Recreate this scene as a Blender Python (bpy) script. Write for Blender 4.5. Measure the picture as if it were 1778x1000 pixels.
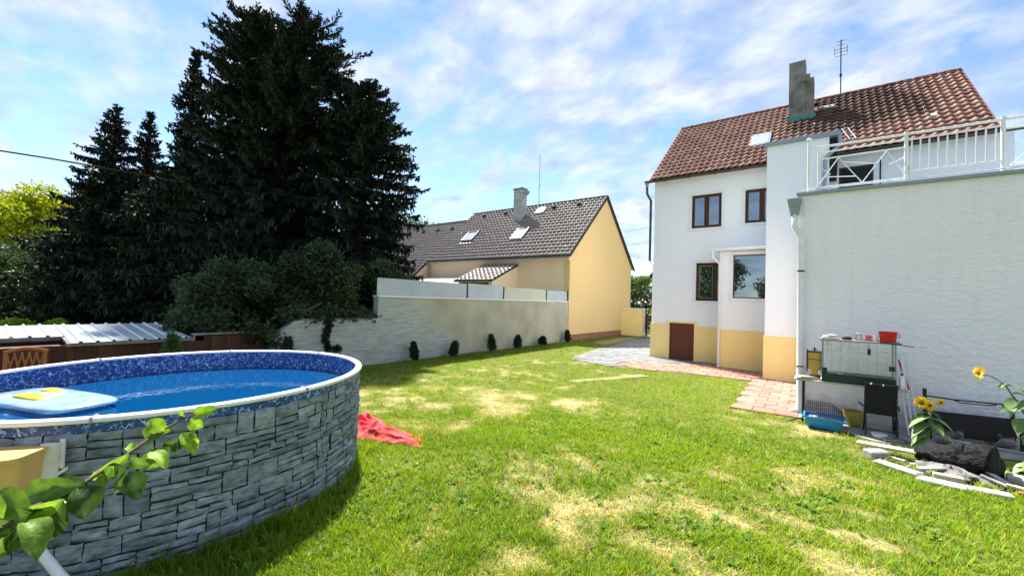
import bpy, math, random
import numpy as np
from mathutils import Vector, Matrix

# ------------------------------------------------------------------ clear
for o in list(bpy.data.objects): bpy.data.objects.remove(o, do_unlink=True)
S = bpy.context.scene
COL = S.collection
R = math.radians

# ------------------------------------------------------------------ camera
cam_d = bpy.data.cameras.new('camera'); cam = bpy.data.objects.new('camera', cam_d); COL.objects.link(cam)
CAMZ = 2.14
yaw, pitch, roll = R(37.25), R(1.6), R(1.77)
fw = Vector((-math.sin(yaw)*math.cos(pitch), math.cos(yaw)*math.cos(pitch), math.sin(pitch)))
rt = Vector((math.cos(yaw), math.sin(yaw), 0)); up = rt.cross(fw)
rt2 = rt*math.cos(roll)+up*math.sin(roll); up2 = up*math.cos(roll)-rt*math.sin(roll)
cam.matrix_world = Matrix(((rt2.x, up2.x, -fw.x, 0), (rt2.y, up2.y, -fw.y, 0), (rt2.z, up2.z, -fw.z, CAMZ), (0, 0, 0, 1)))
cam_d.sensor_width = 36.0; cam_d.lens = 725.0/1778*36
cam_d.clip_start = 0.05; cam_d.clip_end = 3000
S.camera = cam

# ------------------------------------------------------------------ world
SUN_EL, SUN_OFF = R(56), R(30)
sdir = Vector((-math.cos(SUN_EL)*math.cos(SUN_OFF), math.cos(SUN_EL)*math.sin(SUN_OFF), math.sin(SUN_EL)))
W = bpy.data.worlds.new('World'); S.world = W; W.use_nodes = True
wt = W.node_tree; wt.nodes.clear(); wl = wt.links
def wn(t, **k):
    n = wt.nodes.new(t)
    for a, b in k.items(): setattr(n, a, b)
    return n
sky = wn('ShaderNodeTexSky', sky_type='NISHITA'); sky.sun_disc = False
sky.sun_elevation = SUN_EL; sky.sun_rotation = math.atan2(sdir.x, sdir.y)
sky.air_density = 1.0; sky.dust_density = 0.0; sky.ozone_density = 3.0
tc = wn('ShaderNodeTexCoord'); sx = wn('ShaderNodeSeparateXYZ'); wl.new(tc.outputs['Generated'], sx.inputs[0])
zc = wn('ShaderNodeMath', operation='MAXIMUM'); wl.new(sx.outputs['Z'], zc.inputs[0]); zc.inputs[1].default_value = 0.0
za = wn('ShaderNodeMath', operation='ADD'); wl.new(zc.outputs[0], za.inputs[0]); za.inputs[1].default_value = 0.22
dx = wn('ShaderNodeMath', operation='DIVIDE'); dy = wn('ShaderNodeMath', operation='DIVIDE')
wl.new(sx.outputs['X'], dx.inputs[0]); wl.new(za.outputs[0], dx.inputs[1]); wl.new(sx.outputs['Y'], dy.inputs[0]); wl.new(za.outputs[0], dy.inputs[1])
cb = wn('ShaderNodeCombineXYZ'); wl.new(dx.outputs[0], cb.inputs[0]); wl.new(dy.outputs[0], cb.inputs[1])
mp = wn('ShaderNodeMapping'); wl.new(cb.outputs[0], mp.inputs[0])
mp.inputs['Rotation'].default_value = (0, 0, R(50)); mp.inputs['Scale'].default_value = (1.0, 1.35, 1); mp.inputs['Location'].default_value = (7.4, 2.9, 0)
n1 = wn('ShaderNodeTexNoise'); n1.inputs['Scale'].default_value = 3.0; n1.inputs['Detail'].default_value = 10; n1.inputs['Roughness'].default_value = 0.6; n1.inputs['Distortion'].default_value = 0.35
n2 = wn('ShaderNodeTexNoise'); n2.inputs['Scale'].default_value = 0.8; n2.inputs['Detail'].default_value = 4
wl.new(mp.outputs[0], n1.inputs['Vector']); wl.new(mp.outputs[0], n2.inputs['Vector'])
ad = wn('ShaderNodeMath', operation='MULTIPLY_ADD'); wl.new(n2.outputs['Fac'], ad.inputs[0]); ad.inputs[1].default_value = 0.5; wl.new(n1.outputs['Fac'], ad.inputs[2])
cr = wn('ShaderNodeValToRGB'); wl.new(ad.outputs[0], cr.inputs[0])
cr.color_ramp.elements[0].position = 0.62; cr.color_ramp.elements[0].color = (0.0, 0.0, 0.0, 1)
cr.color_ramp.elements[1].position = 0.90; cr.color_ramp.elements[1].color = (1, 1, 1, 1)
mx = wn('ShaderNodeMix', data_type='RGBA'); wl.new(cr.outputs[0], mx.inputs['Factor'])
wl.new(sky.outputs[0], mx.inputs['A']); n5 = wn('ShaderNodeTexNoise'); n5.inputs['Scale'].default_value = 5.0; n5.inputs['Detail'].default_value = 6; wl.new(mp.outputs[0], n5.inputs['Vector'])
c5 = wn('ShaderNodeValToRGB'); wl.new(n5.outputs['Fac'], c5.inputs[0]); c5.color_ramp.elements[0].position = .36; c5.color_ramp.elements[1].position = .60
c5.color_ramp.elements[0].color = (2.5, 3.0, 4.0, 1); c5.color_ramp.elements[1].color = (4.4, 4.6, 4.9, 1); wl.new(c5.outputs[0], mx.inputs['B'])
bg = wn('ShaderNodeBackground'); wl.new(mx.outputs['Result'], bg.inputs['Color']); bg.inputs['Strength'].default_value = 0.069
wo = wn('ShaderNodeOutputWorld'); wl.new(bg.outputs[0], wo.inputs['Surface'])

# ------------------------------------------------------------------ sun
sl = bpy.data.lights.new('sun', 'SUN'); sl.energy = 4.6; sl.angle = R(2.0); sl.color = (1.0, 0.95, 0.86)
so = bpy.data.objects.new('sun', sl); COL.objects.link(so)
so.rotation_euler = (-sdir).to_track_quat('-Z', 'Y').to_euler(); so.location = (-20, 5, 30)

S.view_settings.view_transform = 'Standard'; S.view_settings.look = 'None'
S.view_settings.exposure = 1.7; S.view_settings.gamma = 1.0; S.view_settings.use_curve_mapping = False
S.render.engine = 'CYCLES'

# ------------------------------------------------------------------ projection helper (real placement only)
FPX = 725.0
def ray(u, v): return rt2*((u-889)/FPX) - up2*((v-500)/FPX) + fw
def pos(u, v, depth):
    d = ray(u, v); return Vector((0, 0, CAMZ)) + d*depth

# ------------------------------------------------------------------ numpy noise
_tab = np.random.RandomState(7).rand(256, 256)
def vnoise(x, y):
    xi = np.floor(x).astype(int); yi = np.floor(y).astype(int); fx = x-xi; fy = y-yi
    fx = fx*fx*(3-2*fx); fy = fy*fy*(3-2*fy)
    a = _tab[xi & 255, yi & 255]; b = _tab[(xi+1) & 255, yi & 255]; c = _tab[xi & 255, (yi+1) & 255]; d = _tab[(xi+1) & 255, (yi+1) & 255]
    return (a*(1-fx)+b*fx)*(1-fy)+(c*(1-fx)+d*fx)*fy
def fbm(x, y, o=4):
    s = 0; a = .5; t = 0
    for i in range(o):
        s = s+a*vnoise(x*2**i+17.3*i, y*2**i+5.1*i); t += a; a *= .5
    return s/t

# ------------------------------------------------------------------ materials
def newmat(name):
    m = bpy.data.materials.new(name); m.use_nodes = True
    nt = m.node_tree; b = nt.nodes['Principled BSDF']; return m, nt, b
def L(nt, a, b): nt.links.new(a, b)
def pm(name, c1, c2=None, scale=5.0, rough=0.7, bump=0.0, bscale=40.0, metal=0.0, stretch=(1, 1, 1), detail=6, lo=.35, hi=.65, spec=0.4, coord='Object', bdist=0.01):
    m, nt, b = newmat(name); N = nt.nodes
    b.inputs['Roughness'].default_value = rough; b.inputs['Metallic'].default_value = metal; b.inputs['Specular IOR Level'].default_value = spec
    if c2 is None: c2 = tuple(x*0.8 for x in c1)
    t = N.new('ShaderNodeTexCoord'); mpn = N.new('ShaderNodeMapping'); L(nt, t.outputs[coord], mpn.inputs[0]); mpn.inputs['Scale'].default_value = stretch
    n = N.new('ShaderNodeTexNoise'); n.inputs['Scale'].default_value = scale; n.inputs['Detail'].default_value = detail; n.inputs['Roughness'].default_value = .6
    L(nt, mpn.outputs[0], n.inputs['Vector'])
    r = N.new('ShaderNodeValToRGB'); r.color_ramp.elements[0].position = lo; r.color_ramp.elements[1].position = hi
    r.color_ramp.elements[0].color = (*c1, 1); r.color_ramp.elements[1].color = (*c2, 1)
    L(nt, n.outputs['Fac'], r.inputs[0]); L(nt, r.outputs[0], b.inputs['Base Color'])
    if bump:
        n2 = N.new('ShaderNodeTexNoise'); n2.inputs['Scale'].default_value = bscale; n2.inputs['Detail'].default_value = 6; L(nt, mpn.outputs[0], n2.inputs['Vector'])
        bp = N.new('ShaderNodeBump'); bp.inputs['Strength'].default_value = bump; bp.inputs['Distance'].default_value = bdist
        L(nt, n2.outputs['Fac'], bp.inputs['Height']); L(nt, bp.outputs[0], b.inputs['Normal'])
    return m
def attrmat(name, trans=0.3, rough=0.6, noise=0.0, nscale=30, spec=0.3):
    """colour from the Col attribute, with light passing through thin leaves"""
    m, nt, b = newmat(name); N = nt.nodes
    a = N.new('ShaderNodeAttribute'); a.attribute_name = 'Col'
    out = N['Material Output']; b.inputs['Roughness'].default_value = rough; b.inputs['Specular IOR Level'].default_value = spec
    col = a.outputs['Color']
    if noise:
        t = N.new('ShaderNodeTexCoord'); n = N.new('ShaderNodeTexNoise'); n.inputs['Scale'].default_value = nscale; n.inputs['Detail'].default_value = 8; L(nt, t.outputs['Object'], n.inputs['Vector'])
        mr = N.new('ShaderNodeMapRange'); mr.inputs['From Min'].default_value = .3; mr.inputs['From Max'].default_value = .7; mr.inputs['To Min'].default_value = 1-noise; mr.inputs['To Max'].default_value = 1+noise
        L(nt, n.outputs['Fac'], mr.inputs['Value'])
        vm = N.new('ShaderNodeVectorMath'); vm.operation = 'SCALE'; L(nt, col, vm.inputs[0]); L(nt, mr.outputs[0], vm.inputs['Scale']); col = vm.outputs[0]
    L(nt, col, b.inputs['Base Color'])
    if trans:
        tr = N.new('ShaderNodeBsdfTranslucent'); L(nt, col, tr.inputs['Color'])
        ms = N.new('ShaderNodeMixShader'); ms.inputs[0].default_value = trans
        L(nt, b.outputs[0], ms.inputs[1]); L(nt, tr.outputs[0], ms.inputs[2]); L(nt, ms.outputs[0], out.inputs['Surface'])
    return m
def islandmat(name, cols, rough=0.8, bump=0.4, bscale=30, nvar=0.25, nscale=12, spec=.3, stretch=(1, 1, 1), stain=None):
    """one colour per piece (object or mesh island) with grain"""
    m, nt, b = newmat(name); N = nt.nodes
    b.inputs['Roughness'].default_value = rough; b.inputs['Specular IOR Level'].default_value = spec
    oi = N.new('ShaderNodeObjectInfo'); g = N.new('ShaderNodeNewGeometry')
    ad = N.new('ShaderNodeMath'); ad.operation = 'ADD'; L(nt, oi.outputs['Random'], ad.inputs[0]); L(nt, g.outputs['Random Per Island'], ad.inputs[1])
    fr = N.new('ShaderNodeMath'); fr.operation = 'FRACT'; L(nt, ad.outputs[0], fr.inputs[0])
    r = N.new('ShaderNodeValToRGB'); e = r.color_ramp.elements
    e[0].color = (*cols[0], 1); e[0].position = 0; e[1].color = (*cols[-1], 1); e[1].position = 1
    for i, c in enumerate(cols[1:-1]):
        k = e.new((i+1)/(len(cols)-1)); k.color = (*c, 1)
    L(nt, fr.outputs[0], r.inputs[0])
    mpn = N.new('ShaderNodeMapping'); L(nt, g.outputs['Position'], mpn.inputs[0]); mpn.inputs['Scale'].default_value = stretch
    n = N.new('ShaderNodeTexNoise'); n.inputs['Scale'].default_value = nscale; n.inputs['Detail'].default_value = 8; n.inputs['Roughness'].default_value = .65; L(nt, mpn.outputs[0], n.inputs['Vector'])
    mr = N.new('ShaderNodeMapRange'); mr.inputs['From Min'].default_value = .3; mr.inputs['From Max'].default_value = .7; mr.inputs['To Min'].default_value = 1-nvar; mr.inputs['To Max'].default_value = 1+nvar
    L(nt, n.outputs['Fac'], mr.inputs['Value'])
    vm = N.new('ShaderNodeVectorMath'); vm.operation = 'SCALE'; L(nt, r.outputs[0], vm.inputs[0]); L(nt, mr.outputs[0], vm.inputs['Scale'])
    col = vm.outputs[0]
    if stain:
        ctr, rad, sc = stain
        d = N.new('ShaderNodeVectorMath'); d.operation = 'DISTANCE'; d.inputs[1].default_value = ctr; L(nt, g.outputs['Position'], d.inputs[0])
        ns = N.new('ShaderNodeTexNoise'); ns.inputs['Scale'].default_value = 1.6; ns.inputs['Detail'].default_value = 6; L(nt, g.outputs['Position'], ns.inputs['Vector'])
        ma = N.new('ShaderNodeMath'); ma.operation = 'MULTIPLY_ADD'; L(nt, ns.outputs['Fac'], ma.inputs[0]); ma.inputs[1].default_value = -2.6; L(nt, d.outputs['Value'], ma.inputs[2])
        mr2 = N.new('ShaderNodeMapRange'); mr2.inputs['From Min'].default_value = rad-1.3; mr2.inputs['From Max'].default_value = rad-.6; mr2.inputs['To Min'].default_value = sc; mr2.inputs['To Max'].default_value = 1
        L(nt, ma.outputs[0], mr2.inputs['Value'])
        v2 = N.new('ShaderNodeVectorMath'); v2.operation = 'SCALE'; L(nt, col, v2.inputs[0]); L(nt, mr2.outputs[0], v2.inputs['Scale']); col = v2.outputs[0]
    L(nt, col, b.inputs['Base Color'])
    if bump:
        n2 = N.new('ShaderNodeTexNoise'); n2.inputs['Scale'].default_value = bscale; n2.inputs['Detail'].default_value = 6; L(nt, mpn.outputs[0], n2.inputs['Vector'])
        bp = N.new('ShaderNodeBump'); bp.inputs['Strength'].default_value = bump; bp.inputs['Distance'].default_value = .01
        L(nt, n2.outputs['Fac'], bp.inputs['Height']); L(nt, bp.outputs[0], b.inputs['Normal'])
    return m
def paneglass(name):
    m, nt, b = newmat(name); N = nt.nodes; out = N['Material Output']; b.inputs['Base Color'].default_value = (.012, .016, .022, 1); b.inputs['Roughness'].default_value = .05
    gl = N.new('ShaderNodeBsdfGlossy'); gl.inputs['Roughness'].default_value = .012; gl.inputs['Color'].default_value = (.72, .84, 1, 1)
    ms = N.new('ShaderNodeMixShader'); ms.inputs[0].default_value = .30; L(nt, b.outputs[0], ms.inputs[1]); L(nt, gl.outputs[0], ms.inputs[2]); L(nt, ms.outputs[0], out.inputs['Surface']); return m
def glassmat(name, tint=(.02, .03, .04), rough=0.02):
    m, nt, b = newmat(name); b.inputs['Base Color'].default_value = (*tint, 1); b.inputs['Roughness'].default_value = rough; b.inputs['Specular IOR Level'].default_value = 1.0; b.inputs['IOR'].default_value = 1.9
    return m
def clearmat(name, tint=(.9, .95, .95), refl=0.08):
    m, nt, b = newmat(name); N = nt.nodes; out = N['Material Output']
    t = N.new('ShaderNodeBsdfTransparent'); t.inputs[0].default_value = (*tint, 1); gl = N.new('ShaderNodeBsdfGlossy'); gl.inputs['Roughness'].default_value = .03
    f = N.new('ShaderNodeFresnel'); f.inputs[0].default_value = 1.45
    ms = N.new('ShaderNodeMixShader'); L(nt, f.outputs[0], ms.inputs[0]); L(nt, t.outputs[0], ms.inputs[1]); L(nt, gl.outputs[0], ms.inputs[2]); L(nt, ms.outputs[0], out.inputs['Surface'])
    return m

M = {}
M['white'] = pm('white_render', (.86, .88, .92), (.83, .86, .90), 1.3, .9, .15, 120)
M['white2'] = pm('white_trim', (.80, .81, .82), (.76, .77, .78), 3, .55, 0)
M['plinth'] = pm('ochre_plinth', (.90, .72, .30), (.85, .67, .28), 1.5, .9, .2, 90)
M['yellow_wall'] = pm('yellow_render', (.75, .52, .235), (.69, .485, .23), .35, .92, .15, 60)
M['beige_wall'] = pm('beige_render', (.78, .62, .42), (.72, .57, .39), .5, .92, .15, 60)
M['brown_plinth'] = pm('brown_plinth', (.30, .14, .07), (.25, .12, .06), 2, .9, .2, 60)
M['brownwood'] = pm('brown_window_wood', (.060, .016, .007), (.038, .011, .006), 6, .42, 0, stretch=(1, 1, .15))
M['doorwood'] = pm('cellar_door_wood', (.13, .036, .009), (.085, .022, .006), 5, .5, .1, 30, stretch=(6, 1, .35))
M['glass'] = paneglass('window_glass')
M['darkglass'] = pm('dark_glass', (.010, .012, .012), (.008, .009, .009), 2, .35, spec=.25)
M['skyglass'] = glassmat('skylight_glass', (.35, .38, .42), .12)
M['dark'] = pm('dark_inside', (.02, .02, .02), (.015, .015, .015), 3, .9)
M['zinc'] = pm('zinc_sheet', (.30, .35, .40), (.24, .28, .33), 3, .45, 0, metal=.35)
M['brownzinc'] = pm('brown_gutter', (.10, .075, .065), (.07, .055, .05), 4, .5, 0, metal=.3)
M['concrete'] = pm('weathered_concrete', (.27, .255, .235), (.13, .12, .11), 2.2, .95, .5, 25)
M['greenflash'] = pm('green_flashing', (.05, .28, .22), (.04, .2, .17), 5, .6)
M['blackmetal'] = pm('black_metal', (.016, .016, .018), (.010, .010, .011), 8, .5, .1, 60)
M['steel'] = pm('bare_steel', (.55, .57, .60), (.42, .44, .47), 10, .35, 0, metal=.7)
M['whitemetal'] = pm('white_painted_metal', (.80, .81, .82), (.72, .73, .74), 6, .4)
M['redtile'] = islandmat('red_clay_tile', [(.29, .14, .11), (.40, .22, .175), (.34, .175, .14), (.46, .29, .235), (.31, .15, .12)], .8, .3, 40, .32, 7, stain=((.6, 19.6, 9.3), 1.75, .32))
M['browntile'] = islandmat('brown_concrete_tile', [(.24, .195, .172), (.31, .25, .222), (.27, .22, .195)], .55, .2, 40, .2, 9, spec=.6)
M['ridgetile'] = islandmat('ridge_clay_tile', [(.13, .045, .03), (.17, .06, .04)], .8, .3, 40, .3, 6)
M['greyslab'] = islandmat('grey_slab', [(.14, .15, .155), (.20, .21, .215), (.17, .175, .18), (.12, .13, .135)], .9, .35, 35, .25, 5)
M['redslab'] = islandmat('red_concrete_slab', [(.32, .135, .10), (.38, .185, .145), (.345, .155, .118), (.40, .215, .165)], .9, .3, 45, .22, 6)
M['sand'] = pm('joint_sand', (.22, .17, .12), (.14, .12, .08), 6, .95)
M['plank'] = islandmat('dark_red_plank', [(.075, .024, .014), (.055, .018, .012), (.095, .034, .02), (.04, .016, .012)], .7, .4, 20, .35, 8, stretch=(2, 2, .3))
M['zincroof'] = pm('galvanised_sheet', (.52, .58, .62), (.44, .50, .55), 2.5, .38, 0, metal=.4)
M['chairwood'] = pm('orange_teak', (.34, .12, .035), (.26, .085, .025), 5, .55)
M['greybatten'] = pm('bleached_batten', (.44, .42, .39), (.28, .27, .25), 7, .85, .3, 30)
M['charred'] = pm('charred_wood', (.006, .006, .007), (.055, .055, .058), 4.0, .7, 1.0, 16, lo=.55, hi=.85, spec=.15, bdist=.04)
M['ashwood'] = pm('bleached_wood', (.52, .45, .36), (.36, .30, .23), 6, .85, .3, 30, stretch=(1, 4, 1))
M['paleslab'] = pm('pale_slab', (.42, .41, .395), (.25, .245, .24), 4, .9, .5, 20)
M['ash'] = pm('ash', (.30, .29, .28), (.06, .06, .06), 7, .95, .8, 25, bdist=.03)
M['redplastic'] = pm('red_plastic', (.62, .012, .018), (.56, .01, .015), 3, .35)
M['pinkplastic'] = pm('pink_plastic', (.62, .10, .12), (.6, .09, .1), 3, .4)
M['blueplastic'] = pm('blue_plastic', (.015, .26, .55), (.012, .22, .5), 3, .35)
M['yellowpot'] = pm('ochre_pot', (.42, .32, .05), (.32, .24, .03), 4, .6)
M['greenbox'] = pm('dark_green_plastic', (.006, .035, .026), (.005, .028, .02), 3, .45)
M['amber'] = pm('amber_plastic', (.55, .33, .07), (.48, .27, .05), 3, .35)
M['clear'] = clearmat('clear_glass', (.97, .985, .985))
M['cream'] = pm('cream_card', (.62, .52, .36), (.55, .45, .3), 8, .8)
M['bread'] = pm('dark_brown_cushion', (.045, .022, .016), (.03, .015, .012), 9, .9, .5, 40)
M['skimmer'] = pm('yellowed_plastic', (.66, .44, .16), (.60, .38, .12), 2.5, .35)
M['tape'] = pm('white_tape', (.75, .73, .68), (.6, .58, .54), 8, .5)
M['hose'] = pm('white_hose', (.74, .75, .76), (.66, .67, .68), 4, .45)
M['bark'] = pm('spruce_bark', (.055, .04, .03), (.03, .022, .017), 8, .95, .6, 14, stretch=(1, 1, .4), bdist=.03)
M['twig'] = pm('twig_bark', (.10, .055, .04), (.06, .035, .028), 20, .8)
M['needle'] = attrmat('needles', .06, .55, 0)
M['leaf'] = attrmat('leaves', .35, .5, 0)
M['grass'] = attrmat('grass_blades', .42, .6, 0)
M['soil'] = attrmat('lawn_soil', 0, .95, .35, 9, .1)
M['ground'] = pm('ground_field', (.10, .13, .03), (.15, .15, .05), .05, .95)
M['stuccoS'] = None
M['bluestone'] = islandmat('grey_facing_stone', [(.125, .15, .17), (.215, .26, .29), (.165, .20, .225), (.27, .325, .36), (.14, .17, .19), (.235, .285, .32)], .75, 1.0, 22, .6, 9, spec=.35, stretch=(1, 1, 2.2))
M['joint'] = pm('dark_joint', (.02, .022, .024), (.035, .038, .04), 20, .9)
M['rim'] = pm('white_pool_rim', (.80, .81, .83), (.74, .75, .78), 2, .35)
M['flowerY'] = pm('sunflower_petal', (.82, .58, .01), (.78, .48, .006), 10, .6)
M['flowerC'] = pm('sunflower_disc', (.22, .12, .01), (.09, .05, .01), 40, .9, .8, 80)
M['stem'] = pm('green_stem', (.16, .26, .05), (.12, .2, .04), 9, .6)
M['black'] = pm('black_fabric', (.010, .010, .011), (.007, .007, .008), 12, .85)
M['silver'] = pm('silver_panel', (.42, .47, .50), (.36, .41, .44), 1.2, .5, 0, metal=.2)
M['cream_panel'] = pm('cream_panel', (.52, .52, .40), (.48, .48, .38), 1.5, .6)

def stucco():
    m, nt, b = newmat('roughcast_white'); N = nt.nodes
    b.inputs['Base Color'].default_value = (.74, .76, .77, 1); b.inputs['Roughness'].default_value = .95; b.inputs['Specular IOR Level'].default_value = .2
    t = N.new('ShaderNodeTexCoord'); mpn = N.new('ShaderNodeMapping'); L(nt, t.outputs['Object'], mpn.inputs[0]); mpn.inputs['Scale'].default_value = (1, 1, 1.7)
    n = N.new('ShaderNodeTexNoise'); n.inputs['Scale'].default_value = 8; n.inputs['Detail'].default_value = 7; n.inputs['Roughness'].default_value = .62; n.inputs['Distortion'].default_value = .25; L(nt, mpn.outputs[0], n.inputs['Vector'])
    bp = N.new('ShaderNodeBump'); bp.inputs['Strength'].default_value = 1.0; bp.inputs['Distance'].default_value = .045; L(nt, n.outputs['Fac'], bp.inputs['Height']); L(nt, bp.outputs[0], b.inputs['Normal'])
    n2 = N.new('ShaderNodeTexNoise'); n2.inputs['Scale'].default_value = .7; n2.inputs['Detail'].default_value = 5; L(nt, t.outputs['Object'], n2.inputs['Vector'])
    r = N.new('ShaderNodeValToRGB'); r.color_ramp.elements[0].position = .35; r.color_ramp.elements[1].position = .65; r.color_ramp.elements[0].color = (.92, .895, .965, 1); r.color_ramp.elements[1].color = (.95, .925, .985, 1)
    L(nt, n2.outputs['Fac'], r.inputs[0])
    # rain streaks and splash dirt
    ms_ = N.new('ShaderNodeMapping'); L(nt, t.outputs['Object'], ms_.inputs[0]); ms_.inputs['Scale'].default_value = (2.6, 1, .22)
    n3 = N.new('ShaderNodeTexNoise'); n3.inputs['Scale'].default_value = 1.7; n3.inputs['Detail'].default_value = 8; n3.inputs['Roughness'].default_value = .65; L(nt, ms_.outputs[0], n3.inputs['Vector'])
    r3 = N.new('ShaderNodeValToRGB'); r3.color_ramp.elements[0].position = .50; r3.color_ramp.elements[1].position = .78; r3.color_ramp.elements[0].color = (1, 1, 1, 1); r3.color_ramp.elements[1].color = (.92, .92, .91, 1); L(nt, n3.outputs['Fac'], r3.inputs[0])
    sz = N.new('ShaderNodeSeparateXYZ'); L(nt, t.outputs['Object'], sz.inputs[0]); n4 = N.new('ShaderNodeTexNoise'); n4.inputs['Scale'].default_value = 5; n4.inputs['Detail'].default_value = 6; L(nt, t.outputs['Object'], n4.inputs['Vector'])
    za_ = N.new('ShaderNodeMath'); za_.operation = 'MULTIPLY_ADD'; L(nt, n4.outputs['Fac'], za_.inputs[0]); za_.inputs[1].default_value = -.5; L(nt, sz.outputs['Z'], za_.inputs[2])
    r4 = N.new('ShaderNodeValToRGB'); r4.color_ramp.elements[0].position = 0; r4.color_ramp.elements[1].position = .22; r4.color_ramp.elements[0].color = (.62, .60, .54, 1); r4.color_ramp.elements[1].color = (1, 1, 1, 1); L(nt, za_.outputs[0], r4.inputs[0])
    m1 = N.new('ShaderNodeMix'); m1.data_type = 'RGBA'; m1.blend_type = 'MULTIPLY'; m1.inputs['Factor'].default_value = 1; L(nt, r.outputs[0], m1.inputs['A']); L(nt, r3.outputs[0], m1.inputs['B'])
    m2 = N.new('ShaderNodeMix'); m2.data_type = 'RGBA'; m2.blend_type = 'MULTIPLY'; m2.inputs['Factor'].default_value = 1; L(nt, m1.outputs['Result'], m2.inputs['A']); L(nt, r4.outputs[0], m2.inputs['B'])
    L(nt, m2.outputs['Result'], b.inputs['Base Color']); return m
M['stuccoS'] = stucco()
def oldwall():
    """grey cement wall: horizontal courses showing through thin whitewash, smoother beige plaster further on"""
    m, nt, b = newmat('old_plaster_wall'); N = nt.nodes; b.inputs['Roughness'].default_value = .95; b.inputs['Specular IOR Level'].default_value = .15
    g = N.new('ShaderNodeNewGeometry')
    mpn = N.new('ShaderNodeMapping'); L(nt, g.outputs['Position'], mpn.inputs[0]); mpn.inputs['Scale'].default_value = (1, 1.1, 10.5)
    n = N.new('ShaderNodeTexNoise'); n.inputs['Scale'].default_value = 1.6; n.inputs['Detail'].default_value = 9; n.inputs['Roughness'].default_value = .65; L(nt, mpn.outputs[0], n.inputs['Vector'])
    r = N.new('ShaderNodeValToRGB'); e = r.color_ramp.elements; e[0].position = .30; e[0].color = (.26, .29, .27, 1); e[1].position = .68; e[1].color = (.46, .50, .49, 1)
    k = e.new(.46); k.color = (.34, .37, .35, 1)
    L(nt, n.outputs['Fac'], r.inputs[0])
    n2 = N.new('ShaderNodeTexNoise'); n2.inputs['Scale'].default_value = 1.1; n2.inputs['Detail'].default_value = 8; L(nt, g.outputs['Position'], n2.inputs['Vector'])
    r2 = N.new('ShaderNodeValToRGB'); e = r2.color_ramp.elements; e[0].position = .33; e[0].color = (.34, .32, .24, 1); e[1].position = .68; e[1].color = (.44, .42, .34, 1)
    L(nt, n2.outputs['Fac'], r2.inputs[0])
    sp = N.new('ShaderNodeSeparateXYZ'); L(nt, g.outputs['Position'], sp.inputs[0])
    n3 = N.new('ShaderNodeTexNoise'); n3.inputs['Scale'].default_value = 1.3; n3.inputs['Detail'].default_value = 5; L(nt, g.outputs['Position'], n3.inputs['Vector'])
    ma = N.new('ShaderNodeMath'); ma.operation = 'MULTIPLY_ADD'; L(nt, n3.outputs['Fac'], ma.inputs[0]); ma.inputs[1].default_value = 3.0; L(nt, sp.outputs['Y'], ma.inputs[2])
    zz = N.new('ShaderNodeMath'); zz.operation = 'MULTIPLY_ADD'; L(nt, sp.outputs['Z'], zz.inputs[0]); zz.inputs[1].default_value = 1.6; L(nt, ma.outputs[0], zz.inputs[2])
    mr = N.new('ShaderNodeMapRange'); mr.inputs['From Min'].default_value = 13.2; mr.inputs['From Max'].default_value = 14.6; L(nt, zz.outputs[0], mr.inputs['Value'])
    mxx = N.new('ShaderNodeMix'); mxx.data_type = 'RGBA'; L(nt, mr.outputs[0], mxx.inputs['Factor']); L(nt, r.outputs[0], mxx.inputs['A']); L(nt, r2.outputs[0], mxx.inputs['B'])
    cbx = N.new('ShaderNodeCombineXYZ'); L(nt, sp.outputs['Y'], cbx.inputs[0]); L(nt, sp.outputs['Z'], cbx.inputs[1])
    br = N.new('ShaderNodeTexBrick'); L(nt, cbx.outputs[0], br.inputs['Vector']); br.inputs['Scale'].default_value = 1; br.inputs['Brick Width'].default_value = .27; br.inputs['Row Height'].default_value = .085; br.inputs['Mortar Size'].default_value = .012; br.inputs['Mortar Smooth'].default_value = .6
    br.inputs['Color1'].default_value = (.62, .64, .62, 1); br.inputs['Color2'].default_value = (.92, .93, .92, 1); br.inputs['Mortar'].default_value = (1.15, 1.16, 1.16, 1); br.inputs['Bias'].default_value = .1
    nb5 = N.new('ShaderNodeTexNoise'); nb5.inputs['Scale'].default_value = 1.4; nb5.inputs['Detail'].default_value = 6; L(nt, g.outputs['Position'], nb5.inputs['Vector'])
    rb5 = N.new('ShaderNodeMapRange'); rb5.inputs['From Min'].default_value = .44; rb5.inputs['From Max'].default_value = .6; L(nt, nb5.outputs['Fac'], rb5.inputs['Value'])
    inv = N.new('ShaderNodeMath'); inv.operation = 'SUBTRACT'; inv.inputs[0].default_value = 1; L(nt, mr.outputs[0], inv.inputs[1])
    mk = N.new('ShaderNodeMath'); mk.operation = 'MULTIPLY'; rb5.inputs['To Max'].default_value = .6; L(nt, rb5.outputs[0], mk.inputs[0]); L(nt, inv.outputs[0], mk.inputs[1])
    mb5 = N.new('ShaderNodeMix'); mb5.data_type = 'RGBA'; mb5.blend_type = 'MULTIPLY'; L(nt, mk.outputs[0], mb5.inputs['Factor']); L(nt, mxx.outputs['Result'], mb5.inputs['A']); L(nt, br.outputs['Color'], mb5.inputs['B'])
    L(nt, mb5.outputs['Result'], b.inputs['Base Color'])
    bp = N.new('ShaderNodeBump'); bp.inputs['Strength'].default_value = .45; bp.inputs['Distance'].default_value = .012; L(nt, n.outputs['Fac'], bp.inputs['Height']); L(nt, bp.outputs[0], b.inputs['Normal'])
    return m
M['oldwall'] = oldwall()
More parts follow.
